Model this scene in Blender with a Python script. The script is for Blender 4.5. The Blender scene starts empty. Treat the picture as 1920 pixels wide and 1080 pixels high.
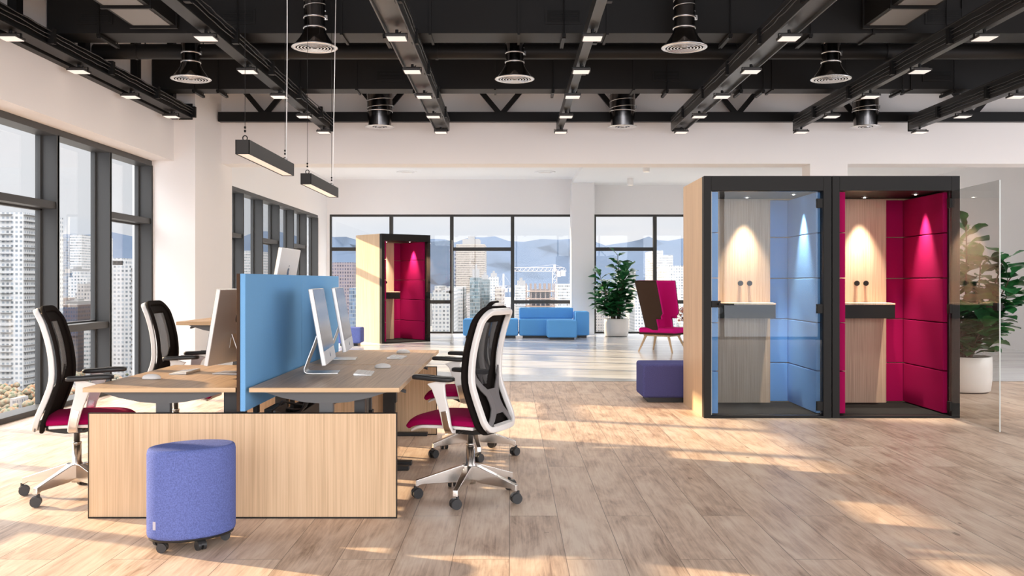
import bpy, math, random
from mathutils import Vector, Matrix
random.seed(7)
PI = math.pi
S = bpy.context.scene
C = S.collection

# ------------------------------------------------------------------ materials
def mat(name, color=(.8, .8, .8), rough=.6, metal=0.0, spec=.5, emit=None, estr=0):
    m = bpy.data.materials.new(name); m.use_nodes = True
    b = m.node_tree.nodes['Principled BSDF']
    b.inputs['Base Color'].default_value = (*color, 1)
    b.inputs['Roughness'].default_value = rough
    b.inputs['Metallic'].default_value = metal
    b.inputs['Specular IOR Level'].default_value = spec
    if emit:
        b.inputs['Emission Color'].default_value = (*emit, 1)
        b.inputs['Emission Strength'].default_value = estr
    return m

def N(m, t, **kw):
    n = m.node_tree.nodes.new(t)
    for k, v in kw.items():
        if k in n.inputs: n.inputs[k].default_value = v
        else: setattr(n, k, v)
    return n

def L(m, a, b): m.node_tree.links.new(a, b)

def math_node(m, op, a=None, b=None, c=None):
    n = N(m, 'ShaderNodeMath'); n.operation = op
    for i, v in enumerate((a, b, c)):
        if v is None: continue
        if isinstance(v, (int, float)): n.inputs[i].default_value = v
        else: L(m, v, n.inputs[i])
    return n.outputs[0]

def ramp(m, src, stops):
    r = N(m, 'ShaderNodeValToRGB'); L(m, src, r.inputs[0])
    e = r.color_ramp.elements
    while len(e) < len(stops): e.new(.5)
    for i, (p, c) in enumerate(stops):
        e[i].position = p; e[i].color = (*c, 1)
    return r.outputs[0]

def mixc(m, fac, a, b):
    n = N(m, 'ShaderNodeMix'); n.data_type = 'RGBA'
    for sock, v in ((n.inputs[0], fac), (n.inputs[6], a), (n.inputs[7], b)):
        if isinstance(v, (int, float)): sock.default_value = v
        elif isinstance(v, tuple): sock.default_value = (*v, 1)
        else: L(m, v, sock)
    return n.outputs[2]

def bump(m, src, strength=.2, dist=.002):
    b = N(m, 'ShaderNodeBump'); b.inputs['Strength'].default_value = strength
    b.inputs['Distance'].default_value = dist
    L(m, src, b.inputs['Height'])
    L(m, b.outputs[0], m.node_tree.nodes['Principled BSDF'].inputs['Normal'])

def wood(name, c0, c1, c2, along='Z', rough=.45, fine=60.0):
    m = mat(name, c1, rough, spec=.35)
    tc = N(m, 'ShaderNodeTexCoord'); mp = N(m, 'ShaderNodeMapping')
    s = [fine * 1.9] * 3; s['XYZ'.index(along)] = fine * .025
    mp.inputs['Scale'].default_value = s
    L(m, tc.outputs['Object'], mp.inputs[0])
    n1 = N(m, 'ShaderNodeTexNoise'); n1.inputs['Scale'].default_value = 1; n1.inputs['Detail'].default_value = 5
    L(m, mp.outputs[0], n1.inputs['Vector'])
    mp2 = N(m, 'ShaderNodeMapping')
    s = [9, 9, 9]; s['XYZ'.index(along)] = .7
    mp2.inputs['Scale'].default_value = s
    L(m, tc.outputs['Object'], mp2.inputs[0])
    n2 = N(m, 'ShaderNodeTexNoise'); n2.inputs['Scale'].default_value = 1; n2.inputs['Detail'].default_value = 3
    n2.inputs['Distortion'].default_value = .8
    L(m, mp2.outputs[0], n2.inputs['Vector'])
    f = math_node(m, 'ADD', math_node(m, 'MULTIPLY', n1.outputs[0], .65), math_node(m, 'MULTIPLY', n2.outputs[0], .35))
    col = ramp(m, f, [(.36, c0), (.5, c1), (.64, c2)])
    L(m, col, m.node_tree.nodes['Principled BSDF'].inputs['Base Color'])
    bump(m, n1.outputs[0], .08, .001)
    return m

def fabric(name, c, var=.12, scale=420, rough=.9):
    m = mat(name, c, rough, spec=.08)
    tc = N(m, 'ShaderNodeTexCoord')
    n = N(m, 'ShaderNodeTexNoise'); n.inputs['Scale'].default_value = scale; n.inputs['Detail'].default_value = 2
    L(m, tc.outputs['Object'], n.inputs['Vector'])
    lo = tuple(x * (1 - var) for x in c); hi = tuple(min(1, x * (1 + var)) for x in c)
    L(m, ramp(m, n.outputs[0], [(.35, lo), (.65, hi)]), m.node_tree.nodes['Principled BSDF'].inputs['Base Color'])
    bump(m, n.outputs[0], .3, .001)
    return m

def clear_glass(name, tint=(.95, .97, .97), refl=1.5, extra=0.0):
    m = bpy.data.materials.new(name); m.use_nodes = True
    nt = m.node_tree; nt.nodes.clear()
    out = N(m, 'ShaderNodeOutputMaterial'); tr = N(m, 'ShaderNodeBsdfTransparent'); gl = N(m, 'ShaderNodeBsdfGlossy')
    tr.inputs[0].default_value = (*tint, 1); gl.inputs['Roughness'].default_value = .0
    ge = N(m, 'ShaderNodeNewGeometry'); dt = N(m, 'ShaderNodeVectorMath'); dt.operation = 'DOT_PRODUCT'
    L(m, ge.outputs['Normal'], dt.inputs[0]); L(m, ge.outputs['Incoming'], dt.inputs[1])
    c1 = math_node(m, 'SUBTRACT', 1.0, math_node(m, 'ABSOLUTE', dt.outputs['Value']))
    r0 = ((refl - 1) / (refl + 1)) ** 2
    f = math_node(m, 'ADD', math_node(m, 'MULTIPLY', math_node(m, 'POWER', c1, 5.0), 1 - r0), r0 + extra)
    mx = N(m, 'ShaderNodeMixShader'); L(m, f, mx.inputs[0]); L(m, tr.outputs[0], mx.inputs[1]); L(m, gl.outputs[0], mx.inputs[2])
    L(m, mx.outputs[0], out.inputs[0])
    return m

def see_through(name, color, alpha):
    m = mat(name, color, .8)
    b = m.node_tree.nodes['Principled BSDF']; b.inputs['Alpha'].default_value = alpha
    return m

def plank_floor():
    m = mat('oak_planks', (.6, .42, .28), .38, spec=.25)
    tc = N(m, 'ShaderNodeTexCoord'); mp = N(m, 'ShaderNodeMapping')
    mp.inputs['Rotation'].default_value = (0, 0, PI / 2)
    mp.inputs['Location'].default_value = (0, .005, 0)
    L(m, tc.outputs['Object'], mp.inputs[0])
    br = N(m, 'ShaderNodeTexBrick'); br.offset = .37; br.offset_frequency = 2
    for k, v in (('Scale', 1), ('Mortar Size', .0018), ('Mortar Smooth', 0), ('Bias', 0), ('Brick Width', 2.3), ('Row Height', .2725)):
        br.inputs[k].default_value = v
    br.inputs['Color1'].default_value = (0, 0, 0, 1); br.inputs['Color2'].default_value = (1, 1, 1, 1)
    br.inputs['Mortar'].default_value = (.5, .5, .5, 1)
    L(m, mp.outputs[0], br.inputs['Vector'])
    off = N(m, 'ShaderNodeVectorMath'); off.operation = 'MULTIPLY_ADD'
    L(m, br.outputs['Color'], off.inputs[0]); off.inputs[1].default_value = (7, 13, 3); L(m, tc.outputs['Object'], off.inputs[2])
    mp2 = N(m, 'ShaderNodeMapping'); mp2.inputs['Scale'].default_value = (5.5, .9, 1); L(m, off.outputs[0], mp2.inputs[0])
    n1 = N(m, 'ShaderNodeTexNoise'); n1.inputs['Scale'].default_value = 1.6; n1.inputs['Detail'].default_value = 8; n1.inputs['Roughness'].default_value = .62; n1.inputs['Distortion'].default_value = 1.6
    L(m, mp2.outputs[0], n1.inputs['Vector'])
    mp3 = N(m, 'ShaderNodeMapping'); mp3.inputs['Scale'].default_value = (55, 2.2, 1); L(m, off.outputs[0], mp3.inputs[0])
    n2 = N(m, 'ShaderNodeTexNoise'); n2.inputs['Scale'].default_value = 1.5; n2.inputs['Detail'].default_value = 5; n2.inputs['Distortion'].default_value = .7
    L(m, mp3.outputs[0], n2.inputs['Vector'])
    mp5 = N(m, 'ShaderNodeMapping'); mp5.inputs['Scale'].default_value = (4.5, 2.2, 1); L(m, off.outputs[0], mp5.inputs[0])
    n3 = N(m, 'ShaderNodeTexNoise'); n3.inputs['Scale'].default_value = 1.0; n3.inputs['Detail'].default_value = 4; n3.inputs['Distortion'].default_value = .6
    L(m, mp5.outputs[0], n3.inputs['Vector'])
    f = math_node(m, 'ADD', math_node(m, 'MULTIPLY', n1.outputs[0], .45), math_node(m, 'MULTIPLY', n2.outputs[0], .25))
    f = math_node(m, 'ADD', f, math_node(m, 'MULTIPLY', n3.outputs[0], .30))
    f = math_node(m, 'ADD', f, math_node(m, 'MULTIPLY', math_node(m, 'SUBTRACT', br.outputs['Color'], .5), .06))
    col = ramp(m, f, [(.35, (.30, .19, .13)), (.43, (.53, .375, .275)), (.51, (.69, .52, .40)), (.61, (.80, .65, .52))])
    # knots
    mp4 = N(m, 'ShaderNodeMapping'); mp4.inputs['Scale'].default_value = (3.2, 1.6, 1); L(m, off.outputs[0], mp4.inputs[0])
    vo = N(m, 'ShaderNodeTexVoronoi'); vo.inputs['Scale'].default_value = .9; L(m, mp4.outputs[0], vo.inputs['Vector'])
    kn = math_node(m, 'GREATER_THAN', .045, math_node(m, 'ADD', vo.outputs['Distance'], math_node(m, 'MULTIPLY', math_node(m, 'SUBTRACT', n2.outputs[0], .5), .08)))
    col = mixc(m, math_node(m, 'MULTIPLY', kn, .55), col, (.13, .075, .04))
    col = mixc(m, math_node(m, 'MULTIPLY', br.outputs['Fac'], .75), col, (.10, .06, .035))
    b = m.node_tree.nodes['Principled BSDF']
    L(m, col, b.inputs['Base Color'])
    L(m, ramp(m, n1.outputs[0], [(.3, (.33,) * 3), (.7, (.47,) * 3)]), b.inputs['Roughness'])
    h = math_node(m, 'SUBTRACT', n2.outputs[0], math_node(m, 'MULTIPLY', br.outputs['Fac'], 3))
    bump(m, h, .12, .002)
    return m

def rear_floor_mat():
    m = mat('polished_screed', (.62, .62, .63), .2, spec=.6)
    tc = N(m, 'ShaderNodeTexCoord'); mp = N(m, 'ShaderNodeMapping'); mp.inputs['Scale'].default_value = (.35, 2.4, 1)
    L(m, tc.outputs['Object'], mp.inputs[0])
    n = N(m, 'ShaderNodeTexNoise'); n.inputs['Scale'].default_value = 1.2; n.inputs['Detail'].default_value = 6
    L(m, mp.outputs[0], n.inputs['Vector'])
    b = m.node_tree.nodes['Principled BSDF']
    L(m, ramp(m, n.outputs[0], [(.35, (.70, .70, .71)), (.65, (.78, .78, .78))]), b.inputs['Base Color'])
    L(m, ramp(m, n.outputs[0], [(.35, (.14,) * 3), (.7, (.24,) * 3)]), b.inputs['Roughness'])
    return m

def facade(name, wall, glass, fh=3.0, bw=2.4, fz=.55, fu=.6, rough=.6):
    m = mat(name, wall, rough, spec=.2)
    tc = N(m, 'ShaderNodeTexCoord'); sp = N(m, 'ShaderNodeSeparateXYZ'); L(m, tc.outputs['Object'], sp.inputs[0])
    sn = N(m, 'ShaderNodeSeparateXYZ'); L(m, tc.outputs['Normal'], sn.inputs[0])
    ny = math_node(m, 'GREATER_THAN', math_node(m, 'ABSOLUTE', sn.outputs[1]), .5)
    nz = math_node(m, 'LESS_THAN', math_node(m, 'ABSOLUTE', sn.outputs[2]), .5)
    u = math_node(m, 'ADD', math_node(m, 'MULTIPLY', ny, sp.outputs[0]), math_node(m, 'MULTIPLY', math_node(m, 'SUBTRACT', 1, ny), sp.outputs[1]))
    uu = math_node(m, 'DIVIDE', u, bw); zz = math_node(m, 'DIVIDE', sp.outputs[2], fh)
    a = math_node(m, 'LESS_THAN', math_node(m, 'FRACT', uu), fu)
    c = math_node(m, 'LESS_THAN', math_node(m, 'FRACT', zz), fz)
    k = math_node(m, 'MULTIPLY', math_node(m, 'MULTIPLY', a, c), nz)
    cb = N(m, 'ShaderNodeCombineXYZ'); L(m, math_node(m, 'FLOOR', uu), cb.inputs[0]); L(m, math_node(m, 'FLOOR', zz), cb.inputs[1])
    wn = N(m, 'ShaderNodeTexWhiteNoise'); wn.noise_dimensions = '2D'; L(m, cb.outputs[0], wn.inputs['Vector'])
    g = mixc(m, wn.outputs['Value'], tuple(x * .55 for x in glass), tuple(min(1, x * 1.5) for x in glass))
    col = mixc(m, k, wall, g)
    L(m, col, m.node_tree.nodes['Principled BSDF'].inputs['Base Color'])
    return m

M = {}
M['wall'] = mat('white_wall_paint', (.80, .765, .74), .85, spec=.2)
M['wall_rear'] = mat('cool_white_wall_paint', (.80, .79, .79), .85, spec=.2)
M['ceil_dark'] = mat('dark_ceiling_paint', (.05, .048, .047), .9)
M['ceil_white'] = mat('white_ceiling_paint', (.84, .84, .84), .85)
M['floor'] = plank_floor()
M['rfloor'] = rear_floor_mat()
M['win'] = mat('grey_window_frame', (.058, .058, .057), .45, spec=.2)
M['win_dark'] = mat('dark_window_frame', (.045, .045, .042), .45, spec=.2)
M['glass'] = clear_glass('window_glass', (.97, .98, .985), 1.35)
M['door_glass'] = clear_glass('booth_door_glass', (.88, .90, .90), 1.3, .003)
M['door_glass_open'] = clear_glass('booth_open_door_glass', (.90, .90, .89), 1.3, .004)
M['duct'] = mat('black_duct_paint', (.014, .0132, .0128), .5, spec=.2)
M['steel'] = mat('black_steel_paint', (.0095, .009, .0088), .42, spec=.2)
M['steel2'] = mat('dark_grey_steel_paint', (.03, .029, .028), .38)
M['chrome_dark'] = mat('dark_chrome', (.16, .15, .145), .16, 1.0)
M['silver'] = mat('bright_silver_rim', (.75, .74, .73), .25, .9)
M['lamp_off'] = mat('frosted_lamp_cover', (.72, .68, .64), .4, emit=(1, .93, .85), estr=.25)
M['lamp_house'] = mat('lamp_housing', (.055, .052, .05), .45, spec=.2)
M['pend_led'] = mat('pendant_diffuser', (.8, .72, .62), .4, emit=(1, .86, .7), estr=.25)
M['pend_body'] = mat('pendant_body', (.03, .028, .026), .5, spec=.2)
M['white_cable'] = mat('white_cable', (.85, .84, .82), .5)
M['oak_v'] = wood('oak_laminate_vertical', (.55, .375, .225), (.66, .465, .29), (.73, .53, .345), 'Z')
M['oak_top'] = wood('oak_desktop', (.36, .23, .14), (.48, .32, .20), (.57, .40, .26), 'Y', .4)
M['oak_edge'] = wood('oak_edge_band', (.50, .33, .18), (.62, .43, .25), (.70, .50, .31), 'X')
M['oak_booth'] = wood('oak_booth_panel', (.42, .29, .20), (.55, .395, .275), (.63, .47, .34), 'Z')
M['booth_frame'] = mat('booth_frame_black', (.0125, .0115, .0105), .5, spec=.2)
M['blue_f'] = fabric('blue_booth_felt', (.15, .36, .76))
M['pink_f'] = fabric('magenta_booth_felt', (.33, .005, .075))
M['mat_dark'] = fabric('dark_grey_carpet', (.018, .018, .018), .5, 160)
M['blue_screen'] = fabric('blue_screen_felt', (.19, .43, .74), .06, 300)
M['brown_screen'] = fabric('brown_screen_felt', (.075, .045, .03), .06, 300)
M['sofa'] = fabric('sky_blue_upholstery', (.14, .42, .86), .05)
M['purple'] = fabric('violet_felt', (.125, .16, .41), .2, 170)
M['purple_d'] = fabric('dark_violet_felt', (.085, .09, .25), .3, 200)
M['seat'] = fabric('magenta_seat_fabric', (.32, .002, .07), .08)
M['hot_pink'] = fabric('hot_pink_upholstery', (.60, .010, .19), .08)
M['brown_up'] = fabric('dark_brown_upholstery', (.055, .033, .024), .1)
M['white_pl'] = mat('warm_white_plastic', (.82, .80, .78), .35)
M['black_pl'] = mat('black_plastic', (.018, .018, .019), .45)
M['grey_pl'] = mat('grey_plastic', (.16, .15, .15), .45)
M['black_fab'] = fabric('black_fabric', (.012, .009, .008), .1)
M['mesh'] = see_through('black_mesh', (.018, .018, .02), .66)
M['chrome'] = mat('polished_aluminium', (.80, .77, .74), .22, 1.0)
M['alu'] = mat('silver_aluminium', (.70, .69, .68), .3, .85)
M['alu_white'] = mat('bright_aluminium', (.82, .80, .78), .35, .35)
M['screen_glass'] = mat('grey_display_glass', (.09, .09, .095), .1, spec=.6)
M['logo'] = mat('dark_blue_emblem', (.02, .035, .08), .25)
M['desk_grey'] = mat('grey_desk_frame', (.09, .093, .097), .45)
M['desk_black'] = mat('black_desk_frame', (.022, .022, .023), .5)
M['white_key'] = mat('white_keys', (.82, .81, .80), .4)
M['pot'] = mat('white_glazed_pot', (.74, .71, .68), .35)
M['soil'] = mat('dark_soil', (.03, .02, .015), .95)
M['bark'] = mat('brown_bark', (.075, .05, .035), .9)
M['ash'] = wood('ash_wood', (.50, .33, .18), (.62, .43, .25), (.70, .51, .32), 'Z')
M['dry_pink'] = mat('dry_pink_petals', (.62, .25, .19), .8)
M['tag'] = mat('grey_fabric_tag', (.5, .48, .55), .7)
M['caster'] = mat('charcoal_caster', (.03, .03, .032), .4)

def leaf_mat():
    m = mat('fiddle_leaf', (.02, .09, .03), .36, spec=.3)
    tc = N(m, 'ShaderNodeTexCoord')
    n = N(m, 'ShaderNodeTexNoise'); n.inputs['Scale'].default_value = 7; n.inputs['Detail'].default_value = 4
    L(m, tc.outputs['Object'], n.inputs['Vector'])
    L(m, ramp(m, n.outputs[0], [(.35, (.012, .075, .025)), (.55, (.02, .135, .04)), (.72, (.06, .24, .065))]), m.node_tree.nodes['Principled BSDF'].inputs['Base Color'])
    return m
M['leaf'] = leaf_mat()

# ------------------------------------------------------------------ mesh builder
class MB:
    def __init__(s): s.v = []; s.f = []; s.sm = []
    def add(s, vs, fs, smooth=False):
        b = len(s.v); s.v += [tuple(x) for x in vs]
        for f in fs: s.f.append(tuple(b + i for i in f)); s.sm.append(smooth)
        return s
    def box(s, x0, x1, y0, y1, z0, z1):
        if x0 > x1: x0, x1 = x1, x0
        if y0 > y1: y0, y1 = y1, y0
        if z0 > z1: z0, z1 = z1, z0
        return s.add([(x0, y0, z0), (x1, y0, z0), (x1, y1, z0), (x0, y1, z0), (x0, y0, z1), (x1, y0, z1), (x1, y1, z1), (x0, y1, z1)],
                     [(3, 2, 1, 0), (4, 5, 6, 7), (0, 1, 5, 4), (1, 2, 6, 5), (2, 3, 7, 6), (3, 0, 4, 7)])
    def obox(s, c, ax, ay, az, hx, hy, hz):
        c = Vector(c); ax, ay, az = Vector(ax).normalized() * hx, Vector(ay).normalized() * hy, Vector(az).normalized() * hz
        P = [c + i * ax + j * ay + k * az for k in (-1, 1) for i, j in ((-1, -1), (1, -1), (1, 1), (-1, 1))]
        return s.add(P, [(3, 2, 1, 0), (4, 5, 6, 7), (0, 1, 5, 4), (1, 2, 6, 5), (2, 3, 7, 6), (3, 0, 4, 7)])
    def bar(s, p0, p1, w, h, up=(0, 0, 1)):
        p0, p1 = Vector(p0), Vector(p1); d = p1 - p0; u = Vector(up)
        side = d.cross(u)
        if side.length < 1e-6: side = d.cross(Vector((1, 0, 0)))
        side.normalize(); uu = side.cross(d).normalized()
        return s.obox((p0 + p1) / 2, d, side, uu, d.length / 2, w / 2, h / 2)
    def cyl(s, p0, p1, r0, r1=None, n=20, caps=True):
        r1 = r0 if r1 is None else r1
        p0, p1 = Vector(p0), Vector(p1); d = (p1 - p0).normalized()
        a = d.cross(Vector((0, 0, 1)))
        if a.length < 1e-4: a = Vector((1, 0, 0))
        a.normalize(); b = d.cross(a)
        vs = []
        for p, r in ((p0, r0), (p1, r1)):
            for i in range(n):
                t = 2 * PI * i / n; vs.append(p + a * math.cos(t) * r + b * math.sin(t) * r)
        s.add(vs, [(i, (i + 1) % n, n + (i + 1) % n, n + i) for i in range(n)], True)
        if caps: s.add(vs, [tuple(range(n - 1, -1, -1)), tuple(range(n, 2 * n))])
        return s
    def lathe(s, prof, c=(0, 0, 0), n=32, sx=1, sy=1, rot=0, smooth=True):
        vs = []
        for r, z in prof:
            for i in range(n):
                t = 2 * PI * i / n; x, y = r * math.cos(t) * sx, r * math.sin(t) * sy
                vs.append((c[0] + x * math.cos(rot) - y * math.sin(rot), c[1] + x * math.sin(rot) + y * math.cos(rot), c[2] + z))
        fs = []
        for k in range(len(prof) - 1):
            for i in range(n):
                fs.append((k * n + i, k * n + (i + 1) % n, (k + 1) * n + (i + 1) % n, (k + 1) * n + i))
        return s.add(vs, fs, smooth)
    def tube(s, pts, r, n=8, closed=False):
        pts = [Vector(p) for p in pts]; m = len(pts); vs = []; prev = None
        for i, p in enumerate(pts):
            if closed: t = pts[(i + 1) % m] - pts[i - 1]
            else: t = pts[min(i + 1, m - 1)] - pts[max(i - 1, 0)]
            t.normalize()
            a = prev - t * prev.dot(t) if prev is not None else t.cross(Vector((0, 0, 1)))
            if a.length < 1e-4: a = t.cross(Vector((1, 0, 0)))
            a.normalize(); prev = a; b = t.cross(a)
            rr = r[i] if isinstance(r, (list, tuple)) else r
            for k in range(n):
                q = 2 * PI * k / n; vs.append(p + a * math.cos(q) * rr + b * math.sin(q) * rr)
        fs = []
        for i in range(m if closed else m - 1):
            j = (i + 1) % m
            for k in range(n): fs.append((i * n + k, i * n + (k + 1) % n, j * n + (k + 1) % n, j * n + k))
        s.add(vs, fs, True)
        if not closed: s.add(vs[:n], [tuple(range(n - 1, -1, -1))]); s.add(vs[-n:], [tuple(range(n))])
        return s
    def ribbon(s, pts, nrm, w, t, closed=False, smooth=False):
        """rectangular section swept along pts; t along the normal, w across"""
        m = len(pts); vs = []
        for i in range(m):
            p = Vector(pts[i]); n = Vector(nrm[i]).normalized()
            if closed: tg = Vector(pts[(i + 1) % m]) - Vector(pts[i - 1])
            else: tg = Vector(pts[min(i + 1, m - 1)]) - Vector(pts[max(i - 1, 0)])
            sd = tg.cross(n).normalized()
            ww = w[i] if isinstance(w, (list, tuple)) else w
            for a, b in ((-1, -1), (1, -1), (1, 1), (-1, 1)): vs.append(p + sd * ww / 2 * a + n * t / 2 * b)
        fs = []
        for i in range(m if closed else m - 1):
            j = (i + 1) % m
            for k in range(4): fs.append((i * 4 + k, i * 4 + (k + 1) % 4, j * 4 + (k + 1) % 4, j * 4 + k))
        s.add(vs, fs, smooth)
        if not closed: s.add(vs[:4], [(3, 2, 1, 0)]); s.add(vs[-4:], [(0, 1, 2, 3)])
        return s
    def prism(s, poly, axis, t0, t1):
        """poly in the two remaining axes (in xyz order)"""
        n = len(poly); vs = []
        for t in (t0, t1):
            for a, b in poly:
                vs.append((t, a, b) if axis == 'X' else (a, t, b) if axis == 'Y' else (a, b, t))
        return s.add(vs, [tuple(range(n - 1, -1, -1)), tuple(range(n, 2 * n))] + [(i, (i + 1) % n, n + (i + 1) % n, n + i) for i in range(n)])
    def shell(s, P, nu, nv, t, keep=None, smooth=True):
        """solid sheet around P(u,v), thickness t along the normal"""
        g = [[Vector(P(i / nu, j / nv)) for j in range(nv + 1)] for i in range(nu + 1)]
        vs = []; e = 1e-3
        for sgn in (1, -1):
            for i in range(nu + 1):
                for j in range(nv + 1):
                    a = g[min(i + 1, nu)][j] - g[max(i - 1, 0)][j]; b = g[i][min(j + 1, nv)] - g[i][max(j - 1, 0)]
                    n = a.cross(b)
                    n = n.normalized() if n.length > 1e-9 else Vector((0, 0, 1))
                    vs.append(g[i][j] + n * sgn * t / 2)
        K = (nu + 1) * (nv + 1); idx = lambda i, j: i * (nv + 1) + j
        cells = {(i, j) for i in range(nu) for j in range(nv) if keep is None or keep((i + .5) / nu, (j + .5) / nv)}
        fs = []; side = []
        for i, j in cells:
            a, b, c, d = idx(i, j), idx(i + 1, j), idx(i + 1, j + 1), idx(i, j + 1)
            fs.append((a, b, c, d)); fs.append((K + d, K + c, K + b, K + a))
            for (di, dj), (p, q) in (((-1, 0), (d, a)), ((1, 0), (b, c)), ((0, -1), (a, b)), ((0, 1), (c, d))):
                if (i + di, j + dj) not in cells: side.append((q, p, K + p, K + q))
        s.add(vs, fs, smooth)
        b0 = len(s.v) - len(vs)
        for f in side: s.f.append(tuple(b0 + k for k in f)); s.sm.append(False)
        return s
    def move(s, M4, start=0):
        s.v = s.v[:start] + [tuple(M4 @ Vector(v)) for v in s.v[start:]]
        return s
    def build(s, name, m, parent=None, bevel=0, seg=2, subsurf=0, smooth=None, auto=False):
        me = bpy.data.meshes.new(name)
        used = sorted({i for f in s.f for i in f}); rm = {a: b for b, a in enumerate(used)}
        me.from_pydata([s.v[i] for i in used], [], [tuple(rm[i] for i in f) for f in s.f])
        if smooth is not None: flags = [smooth] * len(s.f)
        else: flags = s.sm
        me.polygons.foreach_set('use_smooth', flags)
        me.materials.append(m if not isinstance(m, str) else M[m])
        me.update()
        o = bpy.data.objects.new(name, me); C.objects.link(o)
        if parent is not None: o.parent = parent
        if bevel:
            bv = o.modifiers.new('bevel', 'BEVEL'); bv.width = bevel; bv.segments = seg; bv.limit_method = 'ANGLE'; bv.angle_limit = math.radians(40)
            bv.harden_normals = False
            me.polygons.foreach_set('use_smooth', [True] * len(s.f))
            w = o.modifiers.new('wn', 'WEIGHTED_NORMAL'); w.keep_sharp = False
        if subsurf:
            ss = o.modifiers.new('sub', 'SUBSURF'); ss.levels = subsurf; ss.render_levels = subsurf
            me.polygons.foreach_set('use_smooth', [True] * len(s.f))
        return o

def B(*a): return MB().box(*a)

def tag(o, label=None, cat=None, group=None, kind=None):
    if label: o['label'] = label
    if cat: o['category'] = cat
    if group: o['group'] = group
    if kind: o['kind'] = kind
    return o
def struct(o): o['kind'] = 'structure'; return o
def empty(name, loc=(0, 0, 0), rz=0):
    o = bpy.data.objects.new(name, None); o.empty_display_size = .1
    C.objects.link(o); o.location = loc; o.rotation_euler = (0, 0, rz); return o
def kids(o): return [x for x in bpy.data.objects if x.parent == o]
def copy_tree(o, parent=None):
    c = o.copy(); C.objects.link(c)
    c.parent = parent
    if parent is None:
        for k in ('label',):
            if k in c: del c[k]
    for ch in kids(o): copy_tree(ch, c)
    return c

# ------------------------------------------------------------------ camera
F = 1800.0; CX, CY = 957.0, 528.0; EYE = 1.33
cam = bpy.data.cameras.new('camera'); cam.lens = 36 * F / 1920; cam.sensor_width = 36
cam.shift_x = (960 - CX) / 1920; cam.shift_y = (CY - 540) / 1920
cam.clip_end = 20000
co = bpy.data.objects.new('camera', cam); C.objects.link(co)
co.location = (0, 0, EYE); co.rotation_euler = (PI / 2, 0, 0)
S.camera = co
def px(x, Y): return (x - CX) / F * Y
def pz(y, Y): return EYE + (CY - y) / F * Y

# ------------------------------------------------------------------ room shell
XL, XR, YB = -4.73, 9.9, 24.6       # left window plane, right wall, back wall
YF = -3.2                           # wall behind the camera
def sbox(name, m, *a): return struct(B(*a).build(name, m))
struct(MB().add([(-4.95, YF, 0), (XR + .1, YF, 0), (XR + .1, 12.8, 0), (-4.95, 12.8, 0), (-4.95, YF, -.3), (XR + .1, YF, -.3), (XR + .1, 12.8, -.3), (-4.95, 12.8, -.3)],
      [(0, 1, 2, 3), (7, 6, 5, 4), (0, 4, 5, 1), (1, 5, 6, 2), (2, 6, 7, 3), (3, 7, 4, 0)]).build('floor', 'floor'))
sbox('floor_rear', 'rfloor', -4.95, XR + .1, 12.8, YB + .3, -.3, 0)
sbox('trim_floor', 'steel2', -4.17, XR, 12.79, 12.815, -.01, .002)
sbox('ceiling', 'ceil_dark', -5.1, XR + .2, YF - .2, 14.3, 5.2, 5.4)
sbox('ceiling_rear', 'ceil_white', -5.1, 1.57, 14.3, YB + .3, 3.95, 4.2)
sbox('ceiling_rear_low', 'ceil_white', 1.57, XR + .2, 14.3, YB + .3, 3.80, 4.2)
# left wall: bulkhead over the windows, column, far part
w = MB().box(-5.0, -4.45, YF, 12.7, 2.925, 5.2)
struct(w.build('wall_left', 'wall'))
w = MB().box(-5.0, -4.17, 12.7, 14.38, 0, 5.2)
struct(w.build('wall_left_column', 'wall'))
w = MB().box(-5.0, -4.70, 14.38, YB, 2.95, 3.95).box(-5.0, -4.70, 14.38, 15.55, 0, 2.95).box(-5.0, -4.70, 23.45, YB, 0, 2.95)
struct(w.build('wall_left_rear', 'wall_rear'))
# beam wall between the two zones
struct(B(-4.17, XR, 13.85, 14.3, 3.03, 5.2).build('wall_middle', 'wall'))
struct(B(4.32, 4.86, 13.84, 14.22, 0, 3.03).build('wall_middle_column', 'wall'))
# back wall with two window bands
zt, xb0, xb1, xc0, xc1 = 3.05, -4.63, 1.585, 2.15, 8.3
w = MB().box(-4.7, XR, YB, YB + .3, zt, 4.2).box(-4.75, xb0, YB, YB + .3, 0, zt).box(xb1, xc0, YB, YB + .3, 0, zt).box(xc1, XR, YB, YB + .3, 0, zt)
struct(w.build('wall_back', 'wall_rear'))
sbox('wall_back_column', 'wall_rear', 1.53, 2.10, 24.0, YB, 0, 3.81)
# right wall: solid behind the plant, unseen pane-less opening further forward, added to let daylight in
w = MB().box(XR, XR + .25, 12.8, YB + .3, 0, 5.2).box(XR, XR + .25, YF, 12.8, 3.6, 5.2).box(XR, XR + .25, YF, YF + .6, 0, 3.6)
struct(w.build('wall_right', 'wall_rear'))
w = MB().box(-5.0, XR + .25, YF - .25, YF, 4.4, 5.2).box(-5.0, -4.2, YF - .25, YF, 0, 4.4).box(XR - .5, XR + .25, YF - .25, YF, 0, 4.4)
struct(w.build('wall_front', 'wall'))

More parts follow.
